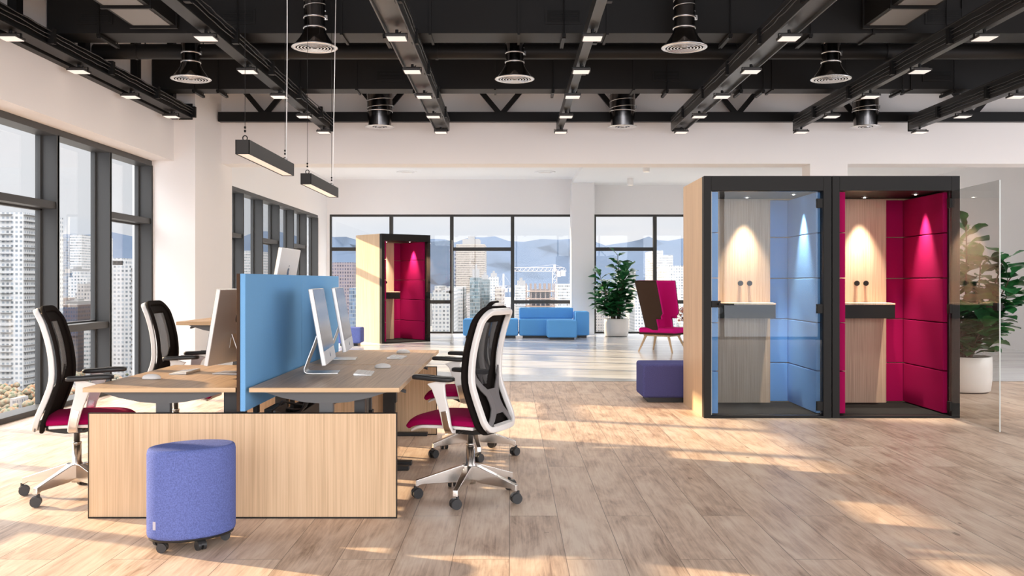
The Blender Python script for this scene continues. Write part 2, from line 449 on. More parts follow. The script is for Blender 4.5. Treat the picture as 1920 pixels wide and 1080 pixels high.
def side_window(name, X, mull, z1, trans_first, label=None):
    """windows in the left wall; mull = inner nose positions, X = inner plane; glass set 0.19 outboard"""
    r = struct(empty(name, (X, mull[0], 0)))
    y0 = mull[0]; d = .185
    fr = MB().box(-d - .03, 0, -.05, mull[-1] - y0, z1 - .07, z1).box(-d - .03, 0, -.05, mull[-1] - y0, 0, .055)
    fr.build('frame', 'win', r, bevel=.004)
    for k, m in enumerate(mull):
        y = m - y0
        mb = MB().box(-d, 0, y, y + .035, .05, z1 - .06).box(-d - .035, -d + .02, y - .035, y + .05, .05, z1 - .06).box(-.012, 0, y - .012, y + .045, .05, z1 - .06)
        mb.build('mullion', 'win', r, bevel=.003)
    for k in range(len(mull) - 1):
        a, b = mull[k] - y0 + .035, mull[k + 1] - y0
        up = (k % 2 == 0) == trans_first
        zz = 2.09 if up else .785
        MB().box(-d, -.02, a, b, zz, zz + .075).box(-d - .03, -d + .02, a, b, zz - .02, zz + .095).build('transom', 'win', r, bevel=.003)
        B(-d - .012, -d - .004, a - .02, b + .02, .05, z1 - .06).build('pane', 'glass', r)
    return r
mull = [12.67 - 1.32 * k for k in range(12)][::-1]
side_window('window_1', XL, mull, 2.925, (len(mull) - 2) % 2 == 0)
mull2 = [15.59 + 1.308 * k for k in range(7)]
side_window('window_2', -4.70, mull2, 2.95, True)

def back_window(name, x0, x1, ms, trans):
    r = struct(empty(name, (x0, YB, 0))); f = MB(); h = zt
    f.box(0, x1 - x0, .0, .1, h - .055, h).box(0, x1 - x0, 0, .1, 0, .05).box(0, .045, 0, .1, .05, h - .055).box(x1 - x0 - .045, x1 - x0, 0, .1, .05, h - .055)
    f.build('frame', 'win_dark', r)
    e = [0] + [m - x0 for m in ms] + [x1 - x0]
    for m in e[1:-1]: B(m - .045, m + .045, -.02, .1, .05, h - .05).build('mullion', 'win_dark', r)
    for k, t in enumerate(trans):
        B(e[k] + .03, e[k + 1] - .03, -.005, .09, t - .045, t + .045).build('transom', 'win_dark', r)
        B(e[k], e[k + 1], .05, .058, .04, h - .04).build('pane', 'glass', r)
back_window('window_3', xb0, xb1, [px(733.5, YB), px(847, YB), px(961, YB)], [2.163, .81, 2.163, .81])
back_window('window_4', xc0, xc1, [px(1228, YB), 5.25, 6.8], [2.163, .81, 2.163, .81])
def added_opening(name, a, b, z1, axis, pos):  # unseen openings without panes, added so daylight fills the room
    r = struct(empty(name, (0, 0, 0))); f = MB()
    n = 6
    for k in range(n + 1):
        t = a + (b - a) * k / n
        if axis == 'Y': f.box(pos + .05, pos + .2, t - .04, t + .04, 0, z1)
        else: f.box(t - .04, t + .04, pos - .2, pos - .05, 0, z1)
    if axis == 'Y': f.box(pos + .05, pos + .2, a, b, z1 - .08, z1).box(pos + .05, pos + .2, a, b, 0, .06)
    else: f.box(a, b, pos - .2, pos - .05, z1 - .08, z1).box(a, b, pos - .2, pos - .05, 0, .06)
    f.build('frame', 'win', r)
added_opening('added_opening_right', YF + .6, 12.8, 3.6, 'Y', XR)
added_opening('added_opening_front', -4.2, XR - .5, 4.4, 'X', YF)

# ------------------------------------------------------------------ ceiling services
ORD = ['first', 'second', 'third', 'fourth', 'fifth', 'sixth', 'seventh']
bx = [-4.27, -2.60, -.97, .70, 2.38, 4.05, 5.70]
bn = ['leftmost beam along the window wall', 'second beam from the left', 'wide third beam from the left', 'middle beam', 'third beam from the right', 'second beam from the right', 'rightmost beam']
yl = [8.2, 9.5, 10.8, 12.1, 13.37]
yn = ['nearest in view', 'second from the front', 'third from the front', 'fourth from the front', 'at the far end']

def beam(X, y1, label, kind, i):
    r = empty('ceiling_beam', (X, 3.0, 3.48)); hw = {'S': .042, 'T': .034, 'V': .055}.get(kind, .085)
    L_ = y1 - 3.0
    m = MB()
    if kind == 'I':
        m.box(-hw, hw, 0, L_, 0, .014).box(-hw, hw, 0, L_, .165, .18).box(-.008, .008, 0, L_, .014, .165)
    elif kind == 'U':       # open channel, two lips below
        m.box(-hw - .02, -hw - .006, 0, L_, -.012, .18).box(hw + .006, hw + .02, 0, L_, -.012, .18).box(-hw - .01, hw + .01, 0, L_, .02, .035)
    elif kind == 'S': m.box(-hw, hw, 0, L_, 0, .10).box(-hw + .01, hw - .01, 0, L_, .10, .15)
    elif kind in 'TV': m.box(-hw, hw, 0, L_, 0, .012).box(-hw, hw, 0, L_, .19, .205).box(-hw, -hw + .012, 0, L_, .012, .19)
    elif kind == 'W': m.box(-.18, .06, 0, L_, .02, .15).box(-.062, .09, 0, L_, -.008, .012).box(-.18, -.1, 0, L_, -.02, .05)
    else:
        m.box(-.05, .05, 0, L_, 0, .15).box(-.062, .062, 0, L_, -.008, .008)
    m.build('girder', 'steel2' if kind in 'SUTV' else 'steel', r, bevel=.003)
    # end plate
    B(-hw - .005, hw + .005, L_, L_ + .012, -.02, .19).build('end_plate', 'steel', r)
    # cable run on one side
    sx = 1 if X < 1 else -1
    c = MB()
    for q in range(3):
        pts = []
        for k in range(int(L_ / .16) + 1):
            pts.append((sx * (hw + .012 + .008 * q + random.uniform(-.004, .004)), k * .16, .05 + .035 * q + random.uniform(-.006, .006)))
        c.tube(pts, .006, 5)
    c.build('cable_run', 'black_pl', r)
    cl = MB()
    for k in range(6): cl.box(sx * (hw - .01), sx * (hw + .045), 4.4 + 1.3 * k, 4.46 + 1.3 * k, .01, .15)
    cl.build('clamp', 'steel', r)
    tag(r, label, 'beam', 'ceiling beams running away from the camera')
    return r
kinds = ['W', 'B', 'U', 'S', 'U', 'T', 'V']
for i, X in enumerate(bx):
    beam(X, 12.62 if i == 0 else 13.62, ['black ceiling beam running along the top of the window wall bulkhead', 'slim black ceiling beam above the left row of desks', 'wide dark channel beam left of the centre of the ceiling',
         'grey ceiling beam just right of the picture centre', 'wide channel beam sloping down above the blue-lined booth', 'long thin beam crossing to the top right corner', 'rightmost dark beam above the open glass booth door'][i], kinds[i], i)

fl = None
FLOODW = 4.2
OFF = []
def flood():
    r = empty('ceiling_flood_light', (0, 0, 0))
    ld = bpy.data.lights.new('flood', 'AREA'); ld.shape = 'SQUARE'; ld.size = .15; ld.energy = FLOODW; ld.color = (1, .93, .86)
    lo = bpy.data.objects.new('flood', ld); C.objects.link(lo); lo.parent = r; lo.location = (0, 0, -.012)
    MB().box(-.088, .088, -.088, .088, .0, .022).build('housing', 'lamp_house', r, bevel=.004)
    MB().box(-.078, .078, -.078, .078, -.004, .002).build('diffuser', 'lamp_off', r)
    b = MB().box(-.092, -.088, -.015, .015, .0, .045).box(.088, .092, -.015, .015, .0, .045).box(-.092, .092, -.015, .015, .042, .046)
    b.cyl((0, 0, .045), (0, 0, .075), .014, n=10)
    b.tube([(.0, .02, .05), (.02, .04, .06), (.03, .05, .072)], .005, 5)
    b.build('bracket', 'steel', r)
    return r
for i, X in enumerate(bx):
    for k, Y in enumerate(yl):
        if i == 0 and k == 4: continue
        if i == 6 and k < 2: continue
        if fl is None: o = fl = flood()
        else: o = copy_tree(fl)
        o.location = (X, Y, 3.405)
        if i == 0 or k == 4:
            for q in kids(o):
                if q.type == 'LIGHT': OFF.append(q)
        tag(o, 'small square flood light under the %s, %s' % (bn[i], yn[k]), 'light', 'square flood lights under the ceiling beams')

for q in OFF: bpy.data.objects.remove(q)
# ducts
def duct(name, label, x0, x1, y0, y1, z0, z1, seams, vents, hang):
    r = empty(name, (x0, y0, z0)); L_, W_, H_ = x1 - x0, y1 - y0, z1 - z0
    B(0, L_, 0, W_, 0, H_).build('casing', 'duct', r)
    x = seams[0]
    while x < x1 - .1:
        a = x - x0
        B(a - .012, a + .012, -.018, W_ + .018, -.018, H_ + .01).build('flange', 'duct', r); x += seams[1]
    for v in vents:
        a, b, za, zb = v
        g = B(a - x0 - .02, b - x0 + .02, -.012, .0, za - z0 - .02, zb - z0 + .02).build('vent_frame', 'duct', r)
        f = MB().box(a - x0, b - x0, -.016, -.008, za - z0, zb - z0); f.build('vent_opening', M['vent_dark'], g)
        f = MB()
        for k in range(5): f.box(a - x0 + .03, b - x0 - .02, -.02, -.012, za - z0 + .008 + k * (zb - za - .02) / 5, za - z0 + .012 + k * (zb - za - .02) / 5)
        f.build('louvre', 'duct', g)
    for hx in hang:
        h = MB().bar((hx - x0, -.05, -.03), (hx - x0, W_ + .05, -.03), .035, .03).cyl((hx - x0, -.03, -.05), (hx - x0, -.03, 5.2 - z0), .006, n=6).cyl((hx - x0, W_ + .03, -.05), (hx - x0, W_ + .03, 5.2 - z0), .006, n=6)
        h.cyl((hx - x0, -.03, -.06), (hx - x0, -.03, -.02), .018, n=8)
        h.build('hanger', 'steel', r)
    return tag(r, label, 'duct')
M['vent_dark'] = mat('vent_interior', (.004, .004, .004), .9)
dv = lambda a, b, ya, yb, Y: (px(a, Y), px(b, Y), pz(yb, Y), pz(ya, Y))
duct('air_duct', 'large black rectangular air duct crossing the top of the ceiling', -4.44, XR - .05, 9.2, 9.57, 3.71, 4.15, (px(640, 9.2), .85),
     [dv(147, 208, 20, 42, 9.2), dv(413, 475, 20, 42, 9.2), dv(1026, 1087, 20, 42, 9.2), dv(1738, 1799, 20, 42, 9.2)],
     [px(v, 9.2) for v in (188, 447, 722, 1057, 1368, 1518, 1772)])
duct('air_duct', 'black rectangular air duct behind the round pipe, below the light wall', -4.44, XR - .05, 11.9, 12.2, 3.718, 4.09, (px(668, 11.9), 1.72),
     [dv(708, 756, 134, 150, 11.9), dv(1226, 1273, 134, 150, 11.9), dv(1732, 1782, 134, 150, 11.9)],
     [px(v, 11.9) for v in (365, 410, 563, 777, 1037, 1250, 1389, 1430, 1585, 1690, 1787)])
def branch(x0, x1, label, rev):
    r = empty('branch_duct', (x0, 4.0, 3.76)); W_ = x1 - x0
    B(-.03, W_ + .03, 0, 5.17, .0, .42).build('casing', 'duct', r)
    u = MB(); y = 5.12
    while y > .5:
        u.box(.005, W_ - .005, y - .62, y - .05, -.008, 0); y -= .66
    u.build('underside_sheet', M['duct_light'], r)
    y = 5.14
    while y > .5:
        B(-.045, W_ + .045, y - .03, y + .0, -.025, .43).build('flange', 'duct', r); y -= .66
    return tag(r, label, 'duct')
M['duct_light'] = mat('grey_galvanised_sheet', (.2, .195, .19), .45)
branch(-3.57, -3.21, 'short grey-bottomed branch duct above the window wall side', False)
branch(3.39, 3.73, 'short grey-bottomed branch duct above the blue-lined booth', True)
p = MB().cyl((-4.44, 10.25, 3.785), (XR - .05, 10.25, 3.785), .08, n=24)
for k in range(9): p.cyl((-4.0 + k * 1.6, 10.25, 3.785), (-3.97 + k * 1.6, 10.25, 3.785), .088, n=24)
pr = tag(empty('ceiling_pipe', (0, 0, 0)), 'long round dark pipe between the two rectangular ducts', 'pipe')
p.build('pipe', 'duct', pr)
hh = MB()
for k in range(9): hh.cyl((-3.9 + k * 1.6, 10.25, 3.86), (-3.9 + k * 1.6, 10.25, 5.2), .006, n=6)
hh.build('hanger_rod', 'steel', pr)
# truss in front of the beam wall
t = tag(empty('roof_truss', (-4.15, 13.68, 3.605)), 'black steel truss with V-shaped braces in front of the beam wall', 'truss')
B(0, XR + 4.1, -.05, .05, 0, .135).build('bottom_chord', 'steel', t)
B(0, XR + 4.1, -.05, .05, 1.08, 1.2).build('top_chord', 'steel', t)
for v in range(-1, 9):
    vx = px(939, 13.65) + 1.683 * (v - 2) + 4.15
    for sg in (-1, 1):
        if -.2 < vx + sg * .84 < XR + 4.1 and vx > 0: MB().bar((vx + sg * .02, 0, .12), (vx + sg * .84, 0, 1.1), .05, .07).build('diagonal', 'steel', t)
for Y in (7.2, 8.55, 9.93, 11.3, 12.5):
    tag(B(-4.45, -4.37, Y - .06, Y + .06, 3.62, 5.2).build('wall_post', 'steel'), {7.2: 'black upright post on the upper window wall, nearest of five', 8.55: 'black upright post at the top left corner above the beam', 9.93: 'black upright post where the round pipe meets the window wall',
        11.3: 'black upright post between round pipe and second duct', 12.5: 'black upright post beside the white column top'}[Y], 'post', 'black posts on the upper window wall')

# flexible air outlets
def outlet(bell):
    r = empty('air_outlet', (0, 0, 0)); n = 36
    m = MB()
    if bell:
        m.lathe([(.095, .17), (.095, .6)], n=n)
        m.lathe([(.205, .012), (.19, .02), (.135, .09), (.108, .135), (.098, .17)], n=n)
    else:
        m.lathe([(.155, .01), (.165, .12), (.175, .2), (.172, .6)], n=n)
    m.build('duct_sleeve', 'chrome_dark', r)
    R = .097 if bell else .176
    h = MB()
    turns = 5; st = .34 if bell else .2
    pts = [(R * math.cos(a), R * math.sin(a), st + (.6 - st) * a / (2 * PI * turns / 1.2)) for a in [2 * PI * k / 24 for k in range(int(24 * turns / 1.3))] if st + (.6 - st) * a / (2 * PI * turns / 1.2) < .6]
    h.tube(pts, .0045, 5)
    h.build('spiral_rib', 'silver', r)
    b = MB()
    if bell:
        for z in (.175, .27): b.lathe([(R, z), (R + .008, z), (R + .008, z + .016), (R, z + .016)], n=n)
    else:
        b.lathe([(R, .21), (R + .006, .21), (R + .006, .222), (R, .222)], n=n)
    b.box(R - .01, R + .022, -.012, .012, .26, .30)
    b.build('clamp_band', 'silver', r)
    d = MB()
    if bell:
        d.lathe([(.205, .014), (.212, .006), (.205, 0), (.172, -.002), (.17, .006), (.19, .012)], n=n)
        for q in (.145, .115, .085, .055, .025): d.lathe([(q, .0), (q + .014, -.004), (q + .014, .0), (q + .004, .02), (q, .0)], n=n)
    else:
        d.lathe([(.15, .012), (.205, .006), (.208, .0), (.15, -.004), (.10, .004)], n=n)
        for q in (.07, .03): d.lathe([(q, .0), (q + .02, -.002), (q + .004, .012), (q, 0)], n=n)
    d.build('diffuser_ring', 'silver', r)
    B(-.1, .1, -.1, .1, .04, .045).build('damper', 'duct', r)
    return r
ob = None; oc = None
Z1 = 3.47
for xx, Y, lab in ((590, 8.8, 'bell-shaped chrome air outlet at the top, nearest one left of centre'), (1283, 8.8, 'bell-shaped chrome air outlet at the top, nearest one right of centre'),
                   (358, 10.17, 'bell-shaped air outlet hanging near the window wall column'), (965, 10.17, 'bell-shaped air outlet in the middle of the ceiling'), (1558, 10.17, 'bell-shaped air outlet above the gap between the two booths')):
    if ob is None: o = ob = outlet(True)
    else: o = copy_tree(ob)
    o.location = (px(xx, Y), Y, Z1); tag(o, lab, 'air outlet', 'bell-shaped air outlets')
    if Y < 9:
        s2 = MB().lathe([(.095, .0), (.095, .9)], n=30)
        e_ = s2.build('upper_sleeve', 'chrome_dark', o); e_.location = (0, 0, .58)
        pts = [(.097 * math.cos(a), .097 * math.sin(a), a * .018) for a in [2 * PI * k / 24 for k in range(170)]]
        e2 = MB().tube(pts, .0045, 5).build('upper_rib', 'silver', o); e2.location = (0, 0, .58)
for xx, lab in ((712, 'straight chrome air outlet in front of the beam wall, left'), (1167, 'straight chrome air outlet in front of the beam wall, middle'), (1623, 'straight chrome air outlet in front of the beam wall, right')):
    if oc is None: o = oc = outlet(False)
    else: o = copy_tree(oc)
    o.location = (px(xx, 13.3), 13.3, 3.47); tag(o, lab, 'air outlet', 'straight air outlets by the beam wall')

# rear ceiling fittings
for xx, lab in ((763, 'flat round ceiling vent of the rear zone, left one'), (1022, 'flat round ceiling vent of the rear zone, right one')):
    r = tag(empty('ceiling_vent', (px(xx, 22.9), 22.9, 3.95)), lab, 'vent', 'round vents in the white rear ceiling')
    MB().lathe([(.25, 0), (.25, -.012), (.17, -.02), (.16, -.01)], n=32).build('ring', 'ceil_white', r)
    MB().lathe([(.13, -.0), (.12, -.03), (.0, -.035)], n=32).build('disc', 'white_pl', r)
for xx, yy, Y, lab in ((1212, 313, 20.2, 'small white cylinder downlight nearer the beam wall'), (1182, 338, 23.0, 'small white cylinder downlight nearer the back wall')):
    r = tag(empty('downlight', (px(xx, Y), Y, 3.80)), lab, 'light', 'cylinder downlights in the rear ceiling')
    MB().cyl((0, 0, 0), (0, 0, -.16), .075, n=20).build('can', 'white_pl', r)
    MB().cyl((0, 0, -.161), (0, 0, -.165), .06, n=20).build('lens', M['pend_led'], r)

# pendants
pend = None
for Y0, lab, far in ((5.8, 'slim dark linear pendant lamp nearer the camera, above the blue screen', False), (7.6, 'slim dark linear pendant lamp further back, above the blue screen', True)):
    X0 = -1.662
    r = tag(empty('pendant_lamp', (X0, Y0, 2.10)), lab, 'pendant lamp', 'linear pendant lamps over the desks')
    MB().box(0, .004, 0, 1.2, 0, .088).box(.081, .085, 0, 1.2, 0, .088).box(0, .085, 0, .004, 0, .088).box(0, .085, 1.196, 1.2, 0, .088).box(.002, .083, .002, 1.198, .06, .082).build('housing', 'pend_body', r)
    B(.005, .080, .006, 1.194, .004, .012).build('diffuser', 'pend_led', r)
    for y in (.06, 1.10):
        w_ = MB().cyl((.042, y, .16), (.042, y, 3.09), .0016, n=5)
        w_.tube([(.042 + .014 * math.sin(a), y, .105 + .016 * math.cos(a)) for a in [2 * PI * k / 14 for k in range(14)]], .0035, 6, True)
        w_.lathe([(.0, .0), (.007, .004), (.007, .014), (0, .018)], (.042, y, .14), 8).lathe([(.0, .0), (.007, .004), (.007, .014), (0, .018)], (.042, y, .162), 8)
        w_.build('suspension_wire', 'steel', r)
    pts = []
    for k in range(17):
        q = k / 16
        pts.append((.055 + (-.03 if not far else .05) * q + (.02 if not far else -.0) * math.sin(PI * q), 1.08, .085 + q * 3.0))
    MB().tube(pts, .0035, 6).build('power_cable', 'white_cable', r)

# ------------------------------------------------------------------ meeting booths
BW, BD, BH = 1.243, 1.12, 2.36
def tiles(mb, axis, pos0, pos1, a0, a1, zs, cols=1):
    g = .004
    for c in range(cols):
        u0 = a0 + (a1 - a0) * c / cols; u1 = a0 + (a1 - a0) * (c + 1) / cols
        for z0, z1 in zip(zs[:-1], zs[1:]):
            if axis == 'X': mb.box(pos0, pos1, u0 + g, u1 - g, z0 + g, z1 - g)
            else: mb.box(u0 + g, u1 - g, pos0, pos1, z0 + g, z1 - g)
    return mb
def booth(loc, rz, fab, wallmat, label, door_angle, glassmat):
    r = empty('phone_booth', loc, rz)
    zs = [.03, .45, .925, 1.365, 1.81, 2.215]
    # outer shell
    B(0, .03, .1, BD, .0, BH).build('side_panel', wallmat, r, bevel=.002)
    B(BW - .03, BW, .1, BD, 0, BH).build('side_panel', wallmat, r, bevel=.002)
    B(.03, BW - .03, BD - .03, BD, 0, BH).build('back_panel', wallmat, r)
    B(.03, BW - .03, .1, BD - .03, 2.23, BH).build('roof', 'booth_frame', r)
    B(.03, BW - .03, .1, BD - .03, 0, .025).build('floor_mat', 'mat_dark', r)
    f = MB().box(0, .072, 0, .1, 0, BH).box(BW - .08, BW, 0, .1, 0, BH).box(.072, BW - .08, 0, .1, 2.215, BH).box(.072, BW - .08, 0, .1, 0, .022)
    f.build('front_frame', 'booth_frame', r, bevel=.003)
    l = tiles(MB(), 'X', .03, .154, .075, BD - .03, zs)
    l.build('left_lining', fab, r, bevel=.006)
    l = tiles(MB(), 'X', 1.124, BW - .03, .105, BD - .03, zs)
    l.build('right_lining', fab, r, bevel=.006)
    l = tiles(MB(), 'Y', 1.05, 1.10, .154, 1.124, zs)
    l.build('back_lining', fab, r, bevel=.006)
    B(.156, .915, 1.0, 1.049, .025, 2.215).build('wood_panel', 'oak_booth', r)
    d = B(.156, .895, .70, 1.0, 1.085, 1.105).build('shelf', 'oak_booth', r, bevel=.002)
    B(.158, .893, .702, 1.0, .945, 1.085).build('shelf_box', 'booth_frame', d, bevel=.003)
    MB().cyl((.30, .70, 1.03), (.30, .694, 1.03), .04, n=24).cyl((.30, .694, 1.03), (.30, .690, 1.03), .022, n=20).build('socket', 'black_pl', d)
    for k in (.585, .682):
        MB().cyl((k, 1.0, 1.312), (k, .965, 1.312), .014, n=14).cyl((k, .965, 1.312), (k, .95, 1.312), .028, n=24).build('coat_peg', 'booth_frame', r)
    for (lx, ly, e) in ((.63, .86, 120), (1.02, .5, 110)):
        MB().cyl((lx, ly, 2.23), (lx, ly, 2.222), .035, n=20).build('downlight', 'alu', r)
        MB().cyl((lx, ly, 2.221), (lx, ly, 2.219), .012, n=16).build('downlight_lens', M['bulb'], r)
        ld = bpy.data.lights.new('booth_spot', 'SPOT'); ld.energy = e * 1.0; ld.color = (1, .86, .68); ld.spot_size = math.radians(55); ld.spot_blend = .85; ld.shadow_soft_size = .02
        lo = bpy.data.objects.new('booth_spot', ld); C.objects.link(lo); lo.parent = r; lo.location = (lx, ly, 2.205)
    # glass door hinged at the right
    dx = BW - .088
    dr = bpy.data.objects.new('door', None); C.objects.link(dr); dr.parent = r; dr.location = (dx, .03, 0); dr.rotation_euler = (0, 0, door_angle)
    B(-1.078, 0, -.005, .005, .028, 2.21).build('glass_pane', glassmat, dr)
    B(-1.0785, -1.074, -.0052, .0052, .028, 2.21).build('pane_edge', M['glass_edge'], dr)
    for z in (.07, 1.02, 2.05):
        MB().box(-.05, .02, -.018, .018, z, z + .09).build('hinge', 'booth_frame', dr, bevel=.002)
    h = MB().box(-1.078, -.99, -.022, .022, 1.078, 1.142).cyl((-1.01, -.02, 1.11), (-1.01, -.06, 1.11), .012, n=12).box(-1.02, -.87, -.068, -.056, 1.10, 1.118).box(-1.02, -.9, .03, .042, 1.10, 1.118)
    h.build('handle', 'booth_frame', dr, bevel=.002)
    return tag(r, label, 'phone booth', 'office phone booths')
M['bulb'] = mat('spot_bulb', (1, 1, 1), .4, emit=(1, .9, .75), estr=12)
M['glass_edge'] = mat('bright_glass_edge', (.62, .66, .64), .2)
b1 = booth((1.886, 9.35, 0), 0, 'blue_f', 'oak_v', 'phone booth with blue padded lining and closed glass door', 0, 'door_glass')
b2 = booth((1.886 + 1.25, 9.35, 0), 0, 'pink_f', 'oak_v', 'large magenta-lined phone booth with open glass door, beside the blue one', math.radians(87), 'door_glass_open')
b3 = copy_tree(b2); b3.location = (-2.75, 20.55, 0); b3.rotation_euler = (0, 0, math.radians(38.5))
tag(b3, 'small magenta-lined phone booth standing far back near the windows', 'phone booth', 'office phone booths')

# ------------------------------------------------------------------ desks
YN0, YN1, YF0, YF1 = 5.39, 6.865, 6.895, 8.37
DZ = .734
def desk(x0, x1, y0, y1, z, label, mirror):
    r = empty('desk', ((x0 + x1) / 2, (y0 + y1) / 2, 0)); hx, hy = (x1 - x0) / 2, (y1 - y0) / 2
    t = B(-hx, hx, -hy, hy, z - .026, z).build('desktop', 'oak_top', r, bevel=.0015)
    e = MB().box(-hx - .0012, hx + .0012, -hy - .0012, -hy + .001, z - .0255, z - .001).box(-hx - .0012, hx + .0012, hy - .001, hy + .0012, z - .0255, z - .001)
    e.box(-hx - .0012, -hx + .001, -hy, hy, z - .0255, z - .001).box(hx - .001, hx + .0012, -hy, hy, z - .0255, z - .001)
    e.build('edge_band', 'oak_edge', t)
    for s_ in (-1, 1):
        yy = s_ * (hy - .08)
        cxx = 0.0
        br = MB().prism([(-.36, z - .027), (.36, z - .027), (.25, z - .062), (.12, z - .088), (0, z - .096), (-.12, z - .088), (-.25, z - .062)], 'Y', yy - .03, yy + .03)
        br.build('bracket', 'desk_grey', r)
        MB().box(cxx - .04, cxx + .04, yy - .024, yy + .024, .38, z - .06).build('leg', 'desk_grey', r, bevel=.003)
        MB().box(cxx - .05, cxx + .05, yy - .04, yy + .04, .03, .40).build('leg', 'desk_black', r, bevel=.003)
        MB().box(cxx - .33, cxx + .33, yy - .035, yy + .035, .0, .03).build('foot', 'desk_black', r, bevel=.004)
    B(-.05, .05, -hy + .15, hy - .15, z - .066, z - .028).build('cross_beam', 'desk_black', r)
    if mirror > 0: B(hx - .27, hx - .21, -hy + .12, -hy + .20, z - .29, z - .027).build('control_box', 'desk_black', r)
    else: B(hx - .10, hx - .005, -hy + .12, -hy + .20, z - .29, z - .027).build('control_box', 'desk_black', r)
    c = MB(); sx = mirror
    c.box(sx * (hx - .16), sx * (hx - .04), -hy + .30, -hy + .36, z - .04, z - .027).obox((sx * (hx - .03), -hy + .33, z - .047), (1, 0, sx * -.35), (0, 1, 0), (0, 0, 1), .035, .022, .008)
    c.build('height_paddle', 'black_pl', r)
    return tag(r, label, 'desk', 'height-adjustable desks')
desk(-2.40, -1.545, YN0, YN1, DZ, 'near left oak desk in front of the chair by the windows', -1)
desk(-1.466, -.626, YN0, YN1, DZ, 'near right oak desk on the blue side of the screen', 1)
desk(-2.40, -1.545, YF0, YF1, 1.042, 'far left oak desk raised to standing height', -1)
desk(-1.466, -.626, YF0, YF1, DZ, 'far right oak desk on the blue side of the screen', 1)
for y, lab in ((YN0 - .0, 'broad oak end panel nearest the camera, behind the round violet stool'), (YF1 - .04, 'oak end panel at the far end of the desks')):
    r = tag(empty('end_panel', (-1.505, y, 0)), lab, 'panel', 'oak end panels of the desk group')
    B(-.863, .863, .003, .025, .008, .588).build('board', 'oak_v', r)
    MB().box(-.867, -.863, .0, .028, 0, .592).box(.863, .867, .0, .028, 0, .592).box(-.863, .863, .0, .028, .588, .592).box(-.863, .863, .0, .028, 0, .008).build('black_edging', 'booth_frame', r)
for a, b, lab in ((YN0, 6.848, 'near half of the blue desk screen, brown on its left side'), (6.856, 8.32, 'far half of the blue desk screen')):
    r = tag(empty('desk_screen', (-1.505, a, .60)), lab, 'screen panel', 'desk divider screens')
    B(-.013, .017, 0, b - a, 0, .775).build('blue_side', 'blue_screen', r, bevel=.004)
    B(-.033, -.014, 0, b - a, 0, .775).build('brown_side', 'brown_screen', r, bevel=.003)
    MB().box(-.02, .004, .3, .36, -.05, .02).box(-.02, .004, b - a - .36, b - a - .3, -.05, .02).build('bracket', 'black_pl', r)
r = tag(empty('cable_tray', (-1.505, YN0 + .2, .36)), 'black cable tray hanging below the desk screens', 'cable tray')
t = MB().box(-.03, .11, 0, 2.6, .0, .01).box(-.035, -.025, 0, 2.6, 0, .1).box(.105, .115, 0, 2.6, 0, .1)
for k in range(6): t.box(-.012, .012, .1 + k * .46, .14 + k * .46, -.36, .18)
t.build('tray', 'desk_black', r)
c = MB()
for q in range(4):
    pts = [(.06 + .02 * q + .02 * math.sin(k * .9 + q), .05 + k * .12, .16 + .05 * math.sin(k * .5 + q)) for k in range(20)]
    c.tube(pts, .008, 6)
c.build('cables', 'black_pl', r)
B(.02, .08, .2, .5, .012, .20).build('power_box', 'desk_black', r)

# computers
def apple_logo(mb, cy, cz, x, s, flip):
    pts = [(0, .42), (.16, .50), (.36, .42), (.47, .25), (.36, .12), (.34, -.05), (.42, -.18), (.5, -.22), (.38, -.44), (.24, -.56), (.1, -.52), (0, -.49), (-.12, -.53), (-.27, -.55), (-.42, -.36), (-.5, -.1), (-.47, .2), (-.34, .4), (-.16, .47)]
    mb.prism([(cy + flip * a * s, cz + b * s) for a, b in (pts if flip > 0 else pts[::-1])], 'X', x - .0006, x + .0006)
    leaf = [(0, .58), (.02, .72), (.12, .84), (.22, .88), (.2, .74), (.12, .63)]
    mb.prism([(cy + flip * a * s, cz + b * s) for a, b in leaf], 'X', x - .0006, x + .0006)
def computer():
    """origin: desk surface under the stand; display faces +X"""
    r = empty('desktop_computer', (0, 0, 0))
    W2 = .325; H = .485; tilt = math.radians(10)
    d = MB()
    # body: flat aluminium slab, slightly bulged back
    d.box(-.028, 0, -W2, W2, 0, H)
    T = Matrix.Translation((.05, 0, .075)) @ Matrix.Rotation(-tilt, 4, 'Y')
    d.move(T); body = d.build('casing', 'alu_white', r, bevel=.006)
    f = B(.0002, .0016, -W2 + .006, W2 - .006, .088, H - .006); f.move(T); f.build('display', 'screen_glass', body)
    f = B(.0002, .0012, -W2 + .008, W2 - .008, .004, .086); f.move(T); f.build('chin', 'alu_white', body)
    f = MB(); apple_logo(f, 0, .045, .0018, .022, 1); f.move(T); f.build('front_emblem', 'logo', body)
    f = MB(); apple_logo(f, 0, .30, -.0288, .062, -1); f.move(T); f.build('back_emblem', 'logo', body)
    f = MB().box(-.03, -.0275, -.05, .05, .10, .17); f.move(T); f.build('hinge_cover', 'alu', body)
    # stand: bent plate
    pth = [(.10, 0, .004), (.02, 0, .004), (-.06, 0, .004), (-.098, 0, .006), (-.112, 0, .016), (-.114, 0, .034), (-.09, 0, .10), (-.055, 0, .19), (-.03, 0, .26)]
    nr = []
    for i in range(len(pth)):
        a = Vector(pth[min(i + 1, len(pth) - 1)]) - Vector(pth[max(i - 1, 0)])
        nr.append(a.cross(Vector((0, 1, 0))))
    MB().ribbon(pth, nr, .19, .008).build('stand', 'alu', r, bevel=.002)
    return r
pc = computer()
spots = [((-1.22, 6.27, DZ), 5, 'computer on the near right desk, showing its display edge'), ((-1.285, 7.40, DZ), 4.5, 'computer on the far right desk, beyond the nearer one'),
         ((-1.80, 6.24, DZ), 172, 'computer on the near left desk, grey back towards the blue screen'), ((-1.80, 7.64, 1.042), 180, 'computer on the raised desk, dark emblem on its back above the blue screen')]
